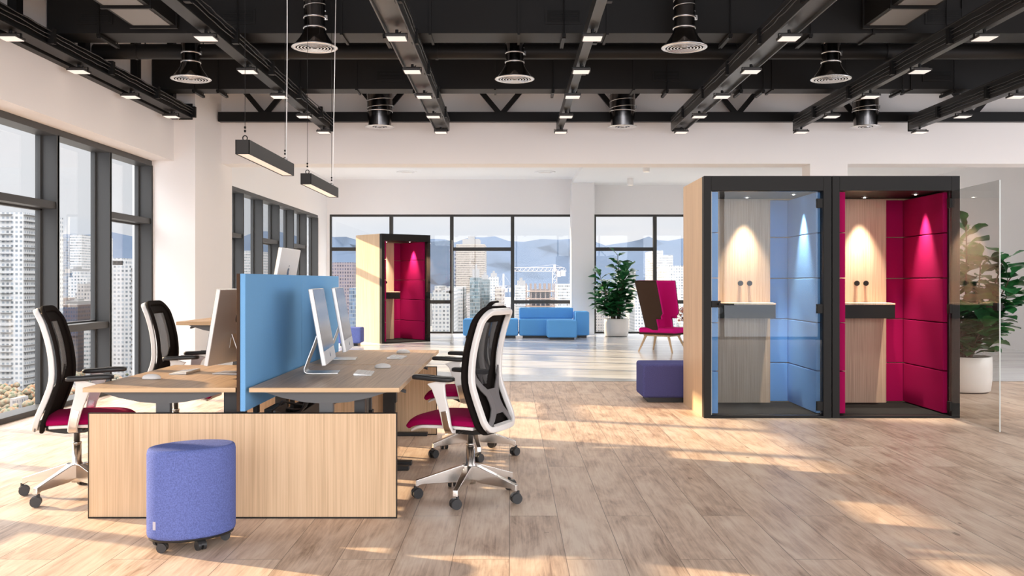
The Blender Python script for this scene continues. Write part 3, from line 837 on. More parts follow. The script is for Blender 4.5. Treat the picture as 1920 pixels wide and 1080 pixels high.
for i, (p_, a, lab) in enumerate(spots):
    o = pc if i == 0 else copy_tree(pc)
    o.location = p_; o.rotation_euler = (0, 0, math.radians(a))
    tag(o, 'silver all-in-one ' + lab, 'computer', 'all-in-one computers on the desks')
def keyboard():
    r = empty('keyboard', (0, 0, 0))
    MB().prism([(-.057, 0), (.057, 0), (.057, .004), (-.057, .016)], 'Y', -.14, .14).build('base', 'alu', r, bevel=.002)
    k = MB()
    for i in range(5):
        for j in range(14):
            x = .045 - i * .0215; y = -.132 + j * .0193
            z = .004 + (.057 - x) / .114 * .012
            k.box(x - .009, x + .009, y, y + .0165, z - .001, z + .002)
    k.build('keys', 'white_key', r)
    return r
kb = keyboard()
for i, (p_, a, lab) in enumerate([((-.944, 6.20, DZ), 4, 'white keyboard on the near right desk'), ((-.885, 7.50, DZ), -3, 'white keyboard on the far right desk'), ((-2.13, 6.28, DZ), 180, 'white keyboard on the near left desk'), ((-2.12, 7.64, 1.042), 180, 'white keyboard on the raised far left desk')]):
    o = kb if i == 0 else copy_tree(kb)
    o.location = p_; o.rotation_euler = (0, 0, math.radians(a)); tag(o, lab, 'keyboard', 'keyboards on the desks')
def mouse():
    r = empty('computer_mouse', (0, 0, 0))
    m = MB(); n = 28
    m.lathe([(1, .003), (1.02, .008), (.97, .016), (.8, .024), (.5, .030), (.2, .0325), (.0, .033)], n=n, sx=.056, sy=.031)
    m.build('shell', 'white_pl', r)
    MB().lathe([(0, 0), (.95, 0), (1, .003)], n=n, sx=.055, sy=.03).build('base', 'grey_pl', r)
    return r
mo = mouse()
for i, (p_, a, lab) in enumerate([((-.88, 6.62, DZ), 5, 'white mouse beside the keyboard on the near right desk'), ((-.893, 8.0, DZ), 5, 'white mouse on the far right desk'), ((-2.19, 5.86, DZ), 185, 'white mouse on the near left desk by the front edge')]):
    o = mo if i == 0 else copy_tree(mo)
    o.location = p_; o.rotation_euler = (0, 0, math.radians(a)); tag(o, lab, 'mouse', 'computer mice on the desks')

# ------------------------------------------------------------------ office chairs
def prof(z):        # backrest centre line, chair faces +X
    P = [(.42, -.195), (.50, -.182), (.60, -.142), (.72, -.102), (.84, -.100), (.96, -.118), (1.08, -.152), (1.18, -.195)]
    for (a, xa), (b, xb) in zip(P[:-1], P[1:]):
        if z <= b or b == 1.18:
            t = (z - a) / (b - a); t = max(-.3, min(1.2, t))
            i = P.index((a, xa))
            p0 = P[max(i - 1, 0)][1]; p3 = P[min(i + 2, len(P) - 1)][1]
            return .5 * ((2 * xa) + (-p0 + xb) * t + (2 * p0 - 5 * xa + 4 * xb - p3) * t * t + (-p0 + 3 * xa - 3 * xb + p3) * t ** 3)
def bsurf(y, z, off=0):     # slightly wrapped
    return Vector((prof(z) + .55 * y * y + off, y, z))
def bnorm(y, z):
    a = bsurf(y + .01, z) - bsurf(y - .01, z); b = bsurf(y, z + .01) - bsurf(y, z - .01)
    return a.cross(b).normalized()
def rr_loop(w0, w1, z0, z1, r, n=7):
    """closed rounded trapezoid in (y,z): half width w0 at bottom, w1 at top"""
    out = []
    for (cy, cz, a0) in ((w0 - r, z0 + r, -PI / 2), (w1 - r, z1 - r, 0), (-w1 + r, z1 - r, PI / 2), (-w0 + r, z0 + r, PI)):
        for k in range(n): 
            a = a0 + (PI / 2) * k / (n - 1); out.append((cy + r * math.cos(a), cz + r * math.sin(a)))
    # subdivide long runs
    res = []
    for i, p in enumerate(out):
        q = out[(i + 1) % len(out)]; d = math.dist(p, q); k = max(1, int(d / .04))
        for j in range(k): res.append((p[0] + (q[0] - p[0]) * j / k, p[1] + (q[1] - p[1]) * j / k))
    return res
def office_chair():
    r = empty('office_chair', (0, 0, 0))
    # star base
    for k in range(5):
        a = math.radians(72 * k)
        m = MB().prism([(.02, .115), (.02, .195), (.06, .200), (.30, .122), (.335, .112), (.338, .072), (.322, .072), (.300, .085), (.08, .095)], 'Y', -.016, .016)
        # widen at the hub
        m.v = [(x, y * (1.5 if x < .07 else 1.0), z) for x, y, z in m.v]
        m.move(Matrix.Rotation(a, 4, 'Z')); m.build('base_arm', 'chrome', r, bevel=.004)
        c = MB()
        for s_ in (-1, 1): c.cyl((0, s_ * .008, .031), (0, s_ * .026, .031), .031, n=24)
        c.lathe([(.010, 0), (.010, .03)], (0.012, 0, .045), 10)
        sa = [(.0 + .034 * math.cos(t), .031 + .034 * math.sin(t)) for t in [math.radians(q) for q in range(20, 165, 16)]]
        c.prism(sa + [(-.018, .035), (.018, .035)], 'Y', -.010, .010)
        turn = Matrix.Rotation([.4, 2.2, .9, 1.6, -.5][k], 4, 'Z')
        c.move(Matrix.Rotation(a, 4, 'Z') @ Matrix.Translation((.328, 0, 0)) @ turn)
        c.build('caster', 'caster', r)
    MB().lathe([(.0, .085), (.034, .085), (.036, .2), (.028, .21), (.026, .33), (.0, .33)], n=28).build('hub_column', 'chrome', r)
    MB().lathe([(.0275, .325), (.029, .325), (.029, .333), (.019, .335), (.019, .43)], n=24).build('gas_spring', 'chrome', r)
    # mechanism, boat shaped
    m = MB().prism([(-.19, .447), (.15, .449), (.19, .462), (.195, .45), (.13, .425), (.06, .398), (-.05, .395), (-.12, .405), (-.20, .43)], 'Y', -.075, .075)
    m.box(-.0, .07, -.215, .215, .425, .442)
    m.cyl((.02, -.076, .415), (.02, -.082, .415), .008, n=10).cyl((-.02, .0, .44), (-.02, .20, .425), .008, n=8)
    m.build('tilt_mechanism', 'black_pl', r, bevel=.006)
    # seat
    def st(u, v, top):
        x = -.135 + .46 * u; y = (v - .5) * .49
        ex = abs(2 * v - 1); fr = max(0, (u - .72) / .28)
        w = .245 * (1 - .10 * fr ** 2 - .08 * (1 - u) ** 3)
        y = (v - .5) * 2 * w
        dz = -.026 * fr ** 2.2 - .010 * ex ** 3 + .006 * math.cos(PI * (u - .4))
        if top: return (x + .012 * fr, y, .522 + dz - .018 * (max(ex, 0) ** 8) - .02 * max(0, (u - .9) / .1) ** 2)
        return (x - .012 * fr, y, .474 + dz * 1.1)
    nu, nv = 22, 16
    def closed_pad(ft, fb):
        m = MB(); vs = []
        for fn in (ft, fb):
            for i in range(nu + 1):
                for j in range(nv + 1): vs.append(fn(i / nu, j / nv))
        K = (nu + 1) * (nv + 1); I = lambda i, j: i * (nv + 1) + j; fs = []
        for i in range(nu):
            for j in range(nv):
                fs.append((I(i, j), I(i + 1, j), I(i + 1, j + 1), I(i, j + 1))); fs.append((K + I(i, j + 1), K + I(i + 1, j + 1), K + I(i + 1, j), K + I(i, j)))
        for i in range(nu): fs += [(I(i + 1, 0), I(i, 0), K + I(i, 0), K + I(i + 1, 0)), (I(i, nv), I(i + 1, nv), K + I(i + 1, nv), K + I(i, nv))]
        for j in range(nv): fs += [(I(0, j), I(0, j + 1), K + I(0, j + 1), K + I(0, j)), (I(nu, j + 1), I(nu, j), K + I(nu, j), K + I(nu, j + 1))]
        return m.add(vs, fs, True)
    closed_pad(lambda u, v: st(u, v, True), lambda u, v: st(u, v, False)).build('seat', 'seat', r, bevel=.010, seg=3)
    def pan(u, v, k):
        x, y, z = st(u, v, False); return (-.12 + (x + .135) * .94, y * .97, z - (.001 if k else .030 - .010 * (2 * v - 1) ** 4 - .012 * max(0, u - .75)))
    closed_pad(lambda u, v: pan(u, v, 1), lambda u, v: pan(u, v, 0)).build('seat_pan', 'white_pl', r, bevel=.006)
    # armrests
    for s_ in (-1, 1):
        y = s_ * .265
        m = MB()
        pth = [(.02, s_ * .215, .434), (.02, s_ * .25, .438), (.025, s_ * .268, .47), (.045, y, .56), (.07, y, .64), (.085, y, .70), (.095, y, .735)]
        w = [.05, .055, .055, .062, .07, .088, .13]
        nr = [(0, 0, s_), (0, s_ * .6, -.8), (0, s_, -.15), (0, s_, 0), (0, s_, 0), (0, s_, 0), (0, s_, 0)]
        nr[0] = (0, 0, -1)
        m.ribbon(pth, nr, w, .022, smooth=False)
        a = m.build('arm_support', 'white_pl', r, bevel=.006)
        MB().ribbon(pth[:4], nr[:4], [.044, .046, .044, .040], .027).build('arm_sleeve', 'chrome', a, bevel=.003)
        pd = MB(); n = 24; vs = []
        out = []
        for k in range(n):
            t = 2 * PI * k / n; c_, s2 = math.cos(t), math.sin(t)
            out.append((.12 + .135 * math.copysign(abs(c_) ** .45, c_), y + .043 * math.copysign(abs(s2) ** .5, s2) * (1 - .12 * c_)))
        for z, k in ((.740, .93), (.744, 1.0), (.760, 1.0), (.767, .93), (.769, .6), (.769, .0)):
            for x_, y_ in out: vs.append((.12 + (x_ - .12) * k, y + (y_ - y) * k, z + .004 * math.sin((x_ - .12) / .135 * PI * .6)))
        fs = [tuple(range(n - 1, -1, -1))]
        for q in range(5):
            for k in range(n): fs.append((q * n + k, q * n + (k + 1) % n, (q + 1) * n + (k + 1) % n, (q + 1) * n + k))
        pd.add(vs, fs, True); pd.build('arm_pad', 'black_pl', r)
    # backrest frame (white, behind), pad edge (black, in front)
    lp = rr_loop(.212, .190, .445, 1.148, .075)
    fr = MB().ribbon([bsurf(y, z, -.028) for y, z in lp], [bnorm(y, z) for y, z in lp], .036, .034, True)
    fr.build('back_frame', 'white_pl', r, bevel=.008, seg=3)
    lp2 = rr_loop(.225, .203, .432, 1.162, .085)
    MB().ribbon([bsurf(y, z, .012) for y, z in lp2], [bnorm(y, z) for y, z in lp2], .040, .024, True).build('pad_edge', 'black_fab', r, bevel=.008)
    Pm = lambda u, v: bsurf((u - .5) * 2 * (.210 - .020 * v), .447 + .70 * v, .010)
    def inwin(u, v):
        z = .447 + .70 * v; h = abs(u - .5) * 2
        if z > 1.08 or z < .70: return False
        lim = .60 if z > .80 else .60 * (z - .66) / .14
        return h < lim
    MB().shell(Pm, 30, 44, .006, lambda u, v: not inwin(u, v) and v > .02).build('back_pad', 'black_fab', r)
    MB().shell(Pm, 30, 44, .003, inwin).build('back_mesh', 'mesh', r)
    # lumbar spider
    sp = MB()
    for s_ in (-1, 1):
        pts = [(s_ * .19, .80), (s_ * .165, .745), (s_ * .115, .69), (s_ * .065, .65), (s_ * .05, .60), (s_ * .065, .55), (s_ * .115, .505), (s_ * .165, .46), (s_ * .19, .44)]
        sp.ribbon([bsurf(y, z, -.026) for y, z in pts], [bnorm(y, z) for y, z in pts], [.03, .035, .045, .055, .06, .055, .045, .035, .03], .010)
    sp.ribbon([bsurf(0, z, -.026) for z in (.675, .64, .6, .56, .53)], [bnorm(0, z) for z in (.675, .64, .6, .56, .53)], [.10, .09, .08, .09, .10], .010)
    sp.build('lumbar_support', 'grey_pl', r, bevel=.003)
    m = MB().ribbon([(-.06, 0, .425), (-.14, 0, .418), (-.20, 0, .435), (-.222, 0, .47)], [(0, 0, 1), (.1, 0, 1), (.5, 0, .8), (1, 0, .3)], [.10, .12, .20, .24], .028)
    m.build('back_bracket', 'white_pl', r, bevel=.006)
    return r
ch = office_chair()
for i, (p_, a, base, lab) in enumerate([((-.247, 5.93, 0), 157, 0, 'near right office chair seen from behind, with white back frame'), ((-.29, 7.40, 0), 171, 0, 'office chair behind the near right one, mostly hidden by it'),
                                        ((-2.70, 5.98, 0), 14, 0, 'office chair at the near left desk beside the windows'), ((-2.62, 7.52, 0), 2, 0, 'office chair at the raised desk in front of the white column')]):
    o = ch if i == 0 else copy_tree(ch)
    o.location = p_; o.rotation_euler = (0, 0, math.radians(a)); tag(o, lab, 'office chair', 'magenta-seat office chairs')
    rot = {0: 28, 1: 37, 2: 166, 3: 20}[i]
    for q in kids(o):
        if q.name.startswith(('base_arm', 'caster')): q.rotation_euler = (0, 0, math.radians(rot))

# ------------------------------------------------------------------ stools, sofa, lounge chair
r = tag(empty('oval_stool', (px(360, 4.87), 4.87, 0), math.radians(40)), 'oval violet felt stool on casters in the front left', 'stool')
n = 56
MB().lathe([(0, .062), (.94, .062), (.985, .068), (1, .082), (1, .475), (.985, .492), (.955, .5), (.9, .502), (0, .504)], n=n, sx=.222, sy=.165).build('seat_body', 'purple', r)
MB().lathe([(0, .052), (.955, .052), (.955, .062)], n=n, sx=.222, sy=.165).build('base_plate', 'black_pl', r)
for (x, y, a) in ((-.17, -.055, .9), (-.01, -.135, .1), (.165, -.03, 1.1), (.0, .125, .4), (.14, .07, 2), (-.14, .07, 2)):
    c = MB()
    for s_ in (-1, 1): c.cyl((s_ * .006, 0, .024), (s_ * .022, 0, .024), .024, n=20)
    c.prism([(.026 * math.cos(t), .024 + .026 * math.sin(t)) for t in [math.radians(q) for q in range(10, 175, 18)]], 'X', -.008, .008)
    c.cyl((0, 0, .03), (0, 0, .055), .01, n=8)
    c.move(Matrix.Translation((x, y, 0)) @ Matrix.Rotation(a, 4, 'Z')); c.build('caster', 'caster', r)
# fabric tag on the left side of the body
tv = math.radians(198)
c = MB().box(-.001, .003, -.004, .012, .115, .155)
tx, ty = .222 * math.cos(tv), .165 * math.sin(tv)
c.move(Matrix.Translation((tx, ty, 0)) @ Matrix.Rotation(tv + .2, 4, 'Z')); c.build('tag', 'tag', r)

def cube_stool(x, y, w, d, h, label, m, rz=0):
    r = tag(empty('cube_stool', (x, y, 0), rz), label, 'stool')
    B(-w / 2, w / 2, -d / 2, d / 2, .055, h).build('upholstery', m, r, bevel=.03, seg=4)
    B(-w / 2 + .07, w / 2 - .07, -d / 2 + .06, d / 2 - .06, 0, .06).build('plinth', 'black_pl', r)
    return r
cube_stool(1.75, 10.80, .60, .56, .425, 'dark violet cube stool beside the blue-lined phone booth', 'purple_d')
cube_stool(-3.34, 20.05, .50, .5, .375, 'small violet cube stool left of the far phone booth', 'purple')

def module(name, x0, x1, y0, y1, z0, z1, label, base=True, bev=.035):
    r = tag(empty(name, ((x0 + x1) / 2, (y0 + y1) / 2, 0)), label, 'sofa module', 'sky blue sofa modules')
    hx, hy = (x1 - x0) / 2, (y1 - y0) / 2
    B(-hx, hx, -hy, hy, z0, z1).build('upholstery', 'sofa', r, bevel=bev, seg=4)
    B(-hx + .06, hx - .06, -hy + .05, hy - .05, 0, z0 + .01).build('plinth', 'black_pl', r)
    return r
module('sofa_module', px(868, 22.6), px(971.5, 22.6), 22.6, 23.3, .055, .445, 'low sky blue sofa seat at the left end of the sofa')
s2_ = module('sofa_module', px(973.5, 22.6), px(1076, 22.6), 22.6, 23.3, .055, .445, 'sky blue sofa seat with backrest in the middle')
b_ = B(px(973.5, 23.0), px(1075, 23.0), 23.02, 23.28, .44, .705); o = b_.build('backrest', 'sofa', None, bevel=.035, seg=4)
o.parent = s2_; o.matrix_parent_inverse = Matrix.Translation(-s2_.location)
module('sofa_arm_block', px(1078, 22.7), px(1105, 22.7), 22.7, 23.35, .055, .62, 'tall sky blue block at the right end of the sofa by the column')
module('sofa_ottoman', px(1026, 21.95), px(1082, 21.95), 21.95, 22.5, .05, .445, 'sky blue ottoman standing in front of the sofa')
tag(B(px(967, 22.5), px(980, 22.5), 22.5, 22.6, 0, .055).build('floor_outlet_box', 'white_pl', None, bevel=.004), 'small white box on the floor between two sofa seats', 'outlet box')

# wing chair
def wing_chair():
    r = empty('wing_chair', (px(1238, 18.3), 18.3, 0), math.radians(-38)); r.scale = (1.0, 1.0, 1)
    n = 40
    def U(u, v, off=0, sx=1):
        # u: 0 near wing tip -> back -> far wing tip ; v height
        z = .42 + .93 * v
        k = .80 + .22 * v              # widens upward
        t = u * 2 - 1
        W_ = .36 * k + off; D_ = .36 * k + off
        a = abs(t)
        if a > .45:   # straight wing
            q = (a - .45) / .55
            x = -.0 + q * (.25 if v > .32 else .2); y = W_
            x -= .02
            y *= math.copysign(1, t)
        else:
            ang = (a / .45) * PI / 2
            x = -math.cos(ang) * D_ * .9 - .02; y = math.copysign(math.sin(ang) ** .8 * W_, t)
        x += -.16 * (v - .3) * (1)     # lean back
        return (x, y, z)
    keep = lambda u, v: not (abs(2 * u - 1) > .72 and v < .22)
    MB().shell(lambda u, v: U(u, v, .012), n, 18, .022, keep).build('outer_shell', 'brown_up', r)
    MB().shell(lambda u, v: U(u, v, -.022), n, 18, .045, keep).build('inner_upholstery', 'hot_pink', r)
    MB().box(-.30, .46, -.31, .31, .36, .46).build('seat', 'hot_pink', r, bevel=.04, seg=4)
    MB().box(-.30, .44, -.30, .30, .33, .375).build('seat_shell', 'brown_up', r, bevel=.02)
    MB().box(-.24, .32, -.22, .22, .295, .335).build('leg_frame', 'ash', r, bevel=.006)
    for sx in (-1, 1):
        for sy in (-1, 1):
            MB().cyl((sx * .24 + .04, sy * .19, .31), (sx * .36 + .05, sy * .28, 0), .024, .015, n=14).build('leg', 'ash', r)
    return tag(r, 'hot pink wing chair with dark brown outside and wooden legs', 'armchair')
wing_chair()
# side table with dried flowers, mostly behind the blue-lined booth
r = tag(empty('side_table', (3.90, 21.0, 0)), 'small round side table beyond the blue-lined booth', 'side table')
MB().cyl((0, 0, .28), (0, 0, .30), .24, n=32).build('table_top', 'ash', r)
MB().cyl((0, 0, .02), (0, 0, .28), .02, n=12).build('pole', 'black_pl', r)
MB().cyl((0, 0, 0), (0, 0, .02), .18, n=24).build('foot', 'black_pl', r)
r = tag(empty('flower_vase', (3.84, 21.0, .30)), 'dried pink flowers in a vase, peeking out beside the booth', 'flowers')
MB().lathe([(0, 0), (.05, 0), (.065, .05), (.05, .13), (.03, .16)], n=20).build('vase', 'pot', r)
st = MB(); fl_ = MB(); rnd = random.Random(3)
for k in range(26):
    a = rnd.uniform(0, 2 * PI); q = rnd.uniform(.05, .30); h = rnd.uniform(.2, .46)
    e = (q * math.cos(a), q * math.sin(a), h)
    st.tube([(0, 0, .12), (e[0] * .4, e[1] * .4, .12 + (h - .12) * .6), e], .003, 5)
    for j in range(7):
        c = Vector(e) + Vector((rnd.uniform(-.03, .03), rnd.uniform(-.03, .03), rnd.uniform(-.03, .03)))
        fl_.lathe([(0, -.012), (.012, -.004), (.016, .008), (0, .012)], c, 7)
st.build('stems', 'bark', r); fl_.build('blossoms', 'dry_pink', r)

# ------------------------------------------------------------------ fiddle-leaf plants
def fig_plant(loc, label, seed, rz=0):
    rd = random.Random(seed)
    r = tag(empty('potted_fig', loc, rz), label, 'potted plant', 'fiddle-leaf figs in white pots')
    MB().lathe([(0, .012), (.27, .012), (.283, .02), (.30, .15), (.303, .30), (.30, .425), (.292, .432), (.28, .425), (.28, .40)], n=44).build('pot', 'pot', r)
    MB().lathe([(0, 0), (.262, 0), (.262, .012)], n=40).build('pot_base', 'black_pl', r)
    MB().lathe([(0, .405), (.281, .40)], n=30).build('soil', 'soil', r)
    stems = MB(); leaves = MB()
    def leaf(p, d, ln, wd, up):
        d = d.normalized(); side = d.cross(up)
        if side.length < .05: side = d.cross(Vector((1, .2, 0)))
        side.normalize(); nn = side.cross(d).normalized()
        n1, n2 = 7, 4; vs = []; pts = []
        curl = rd.uniform(.15, .5); fold = rd.uniform(.1, .35); wav = rd.uniform(0, 6)
        for i in range(n1 + 1):
            t = i / n1
            w = wd * (math.sin(PI * min(1, t ** 1.15)) ** .65) * (.62 + .5 * t) * (1 - .25 * math.exp(-((t - .42) / .1) ** 2))
            if i == 0: w = .004
            if i == n1: w = wd * .12
            for j in range(n2 + 1):
                s_ = (j / n2 - .5) * 2
                q = p + d * (ln * t) + side * (w * s_) + nn * (abs(s_) * w * fold - curl * ln * t * t * .5 + .012 * math.sin(t * 9 + wav) * s_)
                vs.append(q)
        fs = [(i * (n2 + 1) + j, (i + 1) * (n2 + 1) + j, (i + 1) * (n2 + 1) + j + 1, i * (n2 + 1) + j + 1) for i in range(n1) for j in range(n2)]
        leaves.add(vs, fs, True)
    trunks = []
    for k in range(12):
        a = 2 * PI * k / 12 * 5 + rd.uniform(-.3, .3); q = rd.uniform(.03, .14)
        spread = [.05, .50, .46, .44, .50, .30, .46, .22, .42, .52, .34, .48][k]; top = [2.0, 1.5, 1.66, 1.3, 1.15, 1.76, 1.0, 1.55, .9, 1.38, 1.12, .82][k]
        p0 = Vector((q * math.cos(a), q * math.sin(a), .39)); p3 = Vector((spread * math.cos(a), spread * math.sin(a), top))
        pts = []
        for i in range(13):
            t = i / 12
            p = p0.lerp(p3, t); p.x = p0.x + (p3.x - p0.x) * t ** 1.05; p.y = p0.y + (p3.y - p0.y) * t ** 1.05
            p += Vector((math.sin(t * 5 + k), math.cos(t * 4 + k), 0)) * .02 * t
            pts.append(p)
        stems.tube(pts, [.014 - .008 * i / 12 for i in range(13)], 7)
        nl = int(22 + (top - 1) * 9)
        for i in range(nl):
            t = .16 + .84 * (i + rd.random() * .5) / nl
            j = min(11, int(t * 12)); p = pts[j].lerp(pts[j + 1], t * 12 - j)
            ang = i * 2.4 + k + rd.uniform(-.4, .4); el = rd.uniform(-.25, .55) + .5 * (t > .93)
            d = Vector((math.cos(ang) * math.cos(el), math.sin(ang) * math.cos(el), math.sin(el)))
            out = Vector((p.x, p.y, 0)); 
            if out.length > .12: d = (d + out.normalized() * .35).normalized()
            ln = rd.uniform(.23, .34) * (1.0 if t < .95 else .85)
            pet = p + d * .035
            stems.tube([p, pet], .004, 5)
            leaf(pet, d + Vector((0, 0, .12)), ln, ln * .42, Vector((rd.uniform(-.3, .3), rd.uniform(-.3, .3), 1)))
    stems.build('stems', 'bark', r)
    leaves.build('foliage', 'leaf', r)
    return r
fig_plant((px(1155, 23.4), 23.35, 0), 'large leafy fig in a white pot beside the sofa and back column', 11)
fig_plant((5.50, 11.62, 0), 'leafy fig in a white pot seen behind the open glass booth door', 5, 1.0)

# ------------------------------------------------------------------ city outside
GZ = -52.0
def pxt(x, D): return (x - CX) / F * D
FOOT = [(pxt(958, 362) - 3, pxt(1064, 362) + 3, 315, 366), (pxt(930, 520) - 2, pxt(962, 520) + 2, 515, 525)]
def clash(a):
    return any(a[0] < b[1] and b[0] < a[1] and a[2] < b[3] and b[2] < a[3] for b in FOOT)
def tower(x0, x1, ytop, D, m, label, depth=None, slabs=0, crown=0, steps=None, group=None, roofm=None, rz=0):
    for _ in range(60):
        X0, X1 = pxt(x0, D), pxt(x1, D); w = X1 - X0; dp = depth or w
        fp = (X0 - 1.6, X1 + 1.6, D - 1.8, D + dp + 1.0)
        if not clash(fp): break
        D *= 1.025
    FOOT.append(fp)
    zt_ = pz(ytop, D)
    r = empty('tower_block', ((X0 + X1) / 2, D + dp / 2, GZ), rz)
    H = zt_ - GZ
    mb = B(-w / 2, w / 2, -dp / 2, dp / 2, 0, H)
    if steps:
        for (f0, f1, dz) in steps: mb.box(-w / 2 + w * f0, -w / 2 + w * f1, -dp / 2 + .1, dp / 2 - .1, H, H + dz)
    mb.build('facade', m, r)
    if slabs:
        sb = MB(); z = 3.0
        f0, f1 = (slabs if isinstance(slabs, tuple) else (0, 1))
        while z < H - 1:
            sb.box(-w / 2 + w * f0, -w / 2 + w * f1, -dp / 2 - 1.3, -dp / 2, z, z + .25)
            if -w / 2 < 0: sb.box(w / 2, w / 2 + 1.2, -dp / 2, -dp / 2 + dp * .6, z, z + .25)
            z += 3.0
        sb.build('balconies', M['bal'], r)
    if crown:
        c = MB().box(-w * .3, w * .3, -dp * .3, dp * .3, H, H + crown).box(-w * .12, w * .1, -dp * .1, dp * .1, H + crown, H + crown * 1.6)
        c.build('rooftop', roofm or M['bal'], r)
    return tag(r, label, 'building', group)
M['bal'] = mat('pale_concrete', (0.148, 0.144, 0.140), .8)
FA = {
 'white': facade('facade_white', (0.268, 0.266, 0.261), (0.118, 0.131, 0.144), 2.16, 2.04, .5, .55),
 'white2': facade('facade_white_bands', (0.285, 0.276, 0.268), (0.137, 0.151, 0.157), 2.16, 1.20, .45, .8),
 'cream': facade('facade_cream', (0.203, 0.180, 0.151), (0.087, 0.073, 0.066), 2.23, 1.56, .45, .85),
 'glass': facade('facade_green_glass', (0.114, 0.126, 0.128), (0.046, 0.069, 0.078), 2.16, 0.96, .72, .8),
 'pinkgrid': facade('facade_pink_grid', (0.137, 0.114, 0.118), (0.053, 0.050, 0.069), 2.59, 1.92, .55, .55),
 'brown': facade('facade_brown', (0.082, 0.062, 0.057), (0.037, 0.038, 0.055), 2.16, 1.32, .5, .5),
 'beige': facade('facade_beige', (0.221, 0.207, 0.196), (0.098, 0.098, 0.105), 2.16, 1.80, .5, .5),
 'blueg': facade('facade_blue_glass', (0.118, 0.133, 0.150), (0.059, 0.082, 0.118), 2.30, 1.20, .75, .85),
 'stripe': facade('facade_striped', (0.150, 0.142, 0.142), (0.050, 0.050, 0.069), 4.32, 24.00, .5, 1.0),
}
T = tower
# through the left windows
T(-70, 44, 398, 440, FA['white'], 'very tall white apartment tower at the left edge of the nearest window', 39, (0.62, 0.82), 0)
T(46, 72, 520, 683, FA['beige'], 'lower beige tower in the nearest window, right of the white one', 54, 0, 4)
T(58, 80, 560, 575, FA['brown'], 'brown brick tower partly hidden by the first mullion', 43)
T(100, 130, 445, 858, FA['blueg'], 'pale blue glass tower high up in the second window', 72)
T(131, 153, 440, 777, FA['white2'], 'slim white tower high up in the second window', 61)
T(106, 131, 512, 642, FA['blueg'], 'blue-fronted block in the middle of the second window', 43, 0, 3)
T(128, 163, 520, 615, FA['white'], 'white stepped block in the middle of the second window', 43, 0, 0, [(.2, .7, 4)])
T(150, 176, 532, 710, FA['glass'], 'grey glass block beside the second mullion', 43)
T(104, 143, 572, 507, FA['brown'], 'dark brown tower behind the nearer chair back', 32, 0, 2)
T(141, 176, 548, 561, FA['beige'], 'beige tower behind the second window transom', 36, 0, 0, [(.1, .5, 5)])
T(196, 245, 497, 494, FA['white'], 'white tower with stepped top in the third window', 32, (0.0, .3), 0, [(.15, .85, 2.2), (.3, .7, 3.6)])
T(240, 262, 512, 534, FA['beige'], 'pale tower right of the stepped white tower', 32)
# through the second row of side windows
T(452, 476, 470, 735, FA['white2'], 'white tower seen between the dark mullions above the screen', 54)
T(490, 508, 505, 910, FA['white'], 'pale tower behind the computer on the raised desk', 54)
# through the back windows
T(612, 662, 492, 735, FA['pinkgrid'], 'pink tower with a regular window grid left of the far booth', 72)
T(655, 690, 540, 577, FA['blueg'], 'blue-grey block low behind the far booth', 54)
T(811, 850, 545, 525, FA['white'], 'white block right of the far booth, seen through its door', 46, 0, 0, [(.1, .4, 2.5), (.6, .9, 2)])
T(855, 909, 458, 980, FA['cream'], 'tall cream office tower, tallest in the back window', 72, 0, 6)
T(852, 871, 463, 945, FA['stripe'], 'striped white wing left of the tall cream tower', 54)
T(845, 868, 538, 595, FA['white2'], 'white block below the striped wing', 46)
T(881, 900, 520, 577, FA['glass'], 'green glass tower in front of the cream tower, left twin', 36, 0, 5, roofm=M['bal'])
T(899, 917, 524, 568, FA['glass'], 'green glass tower in front of the cream tower, right twin', 36, 0, 3)
T(916, 934, 519, 735, FA['white'], 'slim white tower right of the green glass twins', 46, 0, 3)
T(928, 945, 538, 577, FA['cream'], 'cream block above the left sofa seat', 46)
T(966, 990, 535, 787, FA['white2'], 'pale tower left of the building under construction', 54, 0, 4)
T(1047, 1078, 533, 665, FA['white2'], 'white tower right of the crane', 46)
T(1112, 1140, 555, 735, FA['beige'], 'beige block left of the fig by the back column', 54)
T(1168, 1192, 508, 910, FA['white2'], 'white tower above the fig, left of the window mullion', 54)
T(1190, 1226, 545, 665, FA['white'], 'broad white block behind the wing chair', 54, 0, 2)
T(1228, 1262, 478, 840, FA['white2'], 'white tower right of the mullion above the wing chair', 61, 0, 0, [(.0, .45, 4), (.5, 1, -2)])
T(1255, 1300, 498, 752, FA['white'], 'stepped white tower beside the phone booth side', 61)
# building under construction: open concrete frame
D = 330
r = tag(empty('construction_site', (pxt(1014, D), D + 10, GZ)), 'brown unfinished concrete building with open floors', 'building')
w = pxt(1041, D) - pxt(987, D); H = pz(537, D) - GZ
sl = MB(); z = 3
while z < H: sl.box(-w / 2, w / 2, -9, 9, z, z + .35); z += 2.6
sl.build('floor_slabs', mat('raw_concrete', (0.172, 0.121, 0.090), .9), r)
cl = MB()
for i in range(7):
    for j in range(3): cl.box(-w / 2 + w * i / 6 - .2 * (i > 0), -w / 2 + w * i / 6 + .2 * (i < 6), -8.5 + 8 * j, -8.1 + 8 * j, 0, H + 1.0)
cl.build('columns', mat('raw_concrete_dark', (0.117, 0.086, 0.070), .9), r)
B(-w * .3, w * .3, -4, 8, 0, H - 1).build('core', M['dark_core'] if 'dark_core' in M else mat('concrete_core', (0.070, 0.055, 0.051), .9), r)
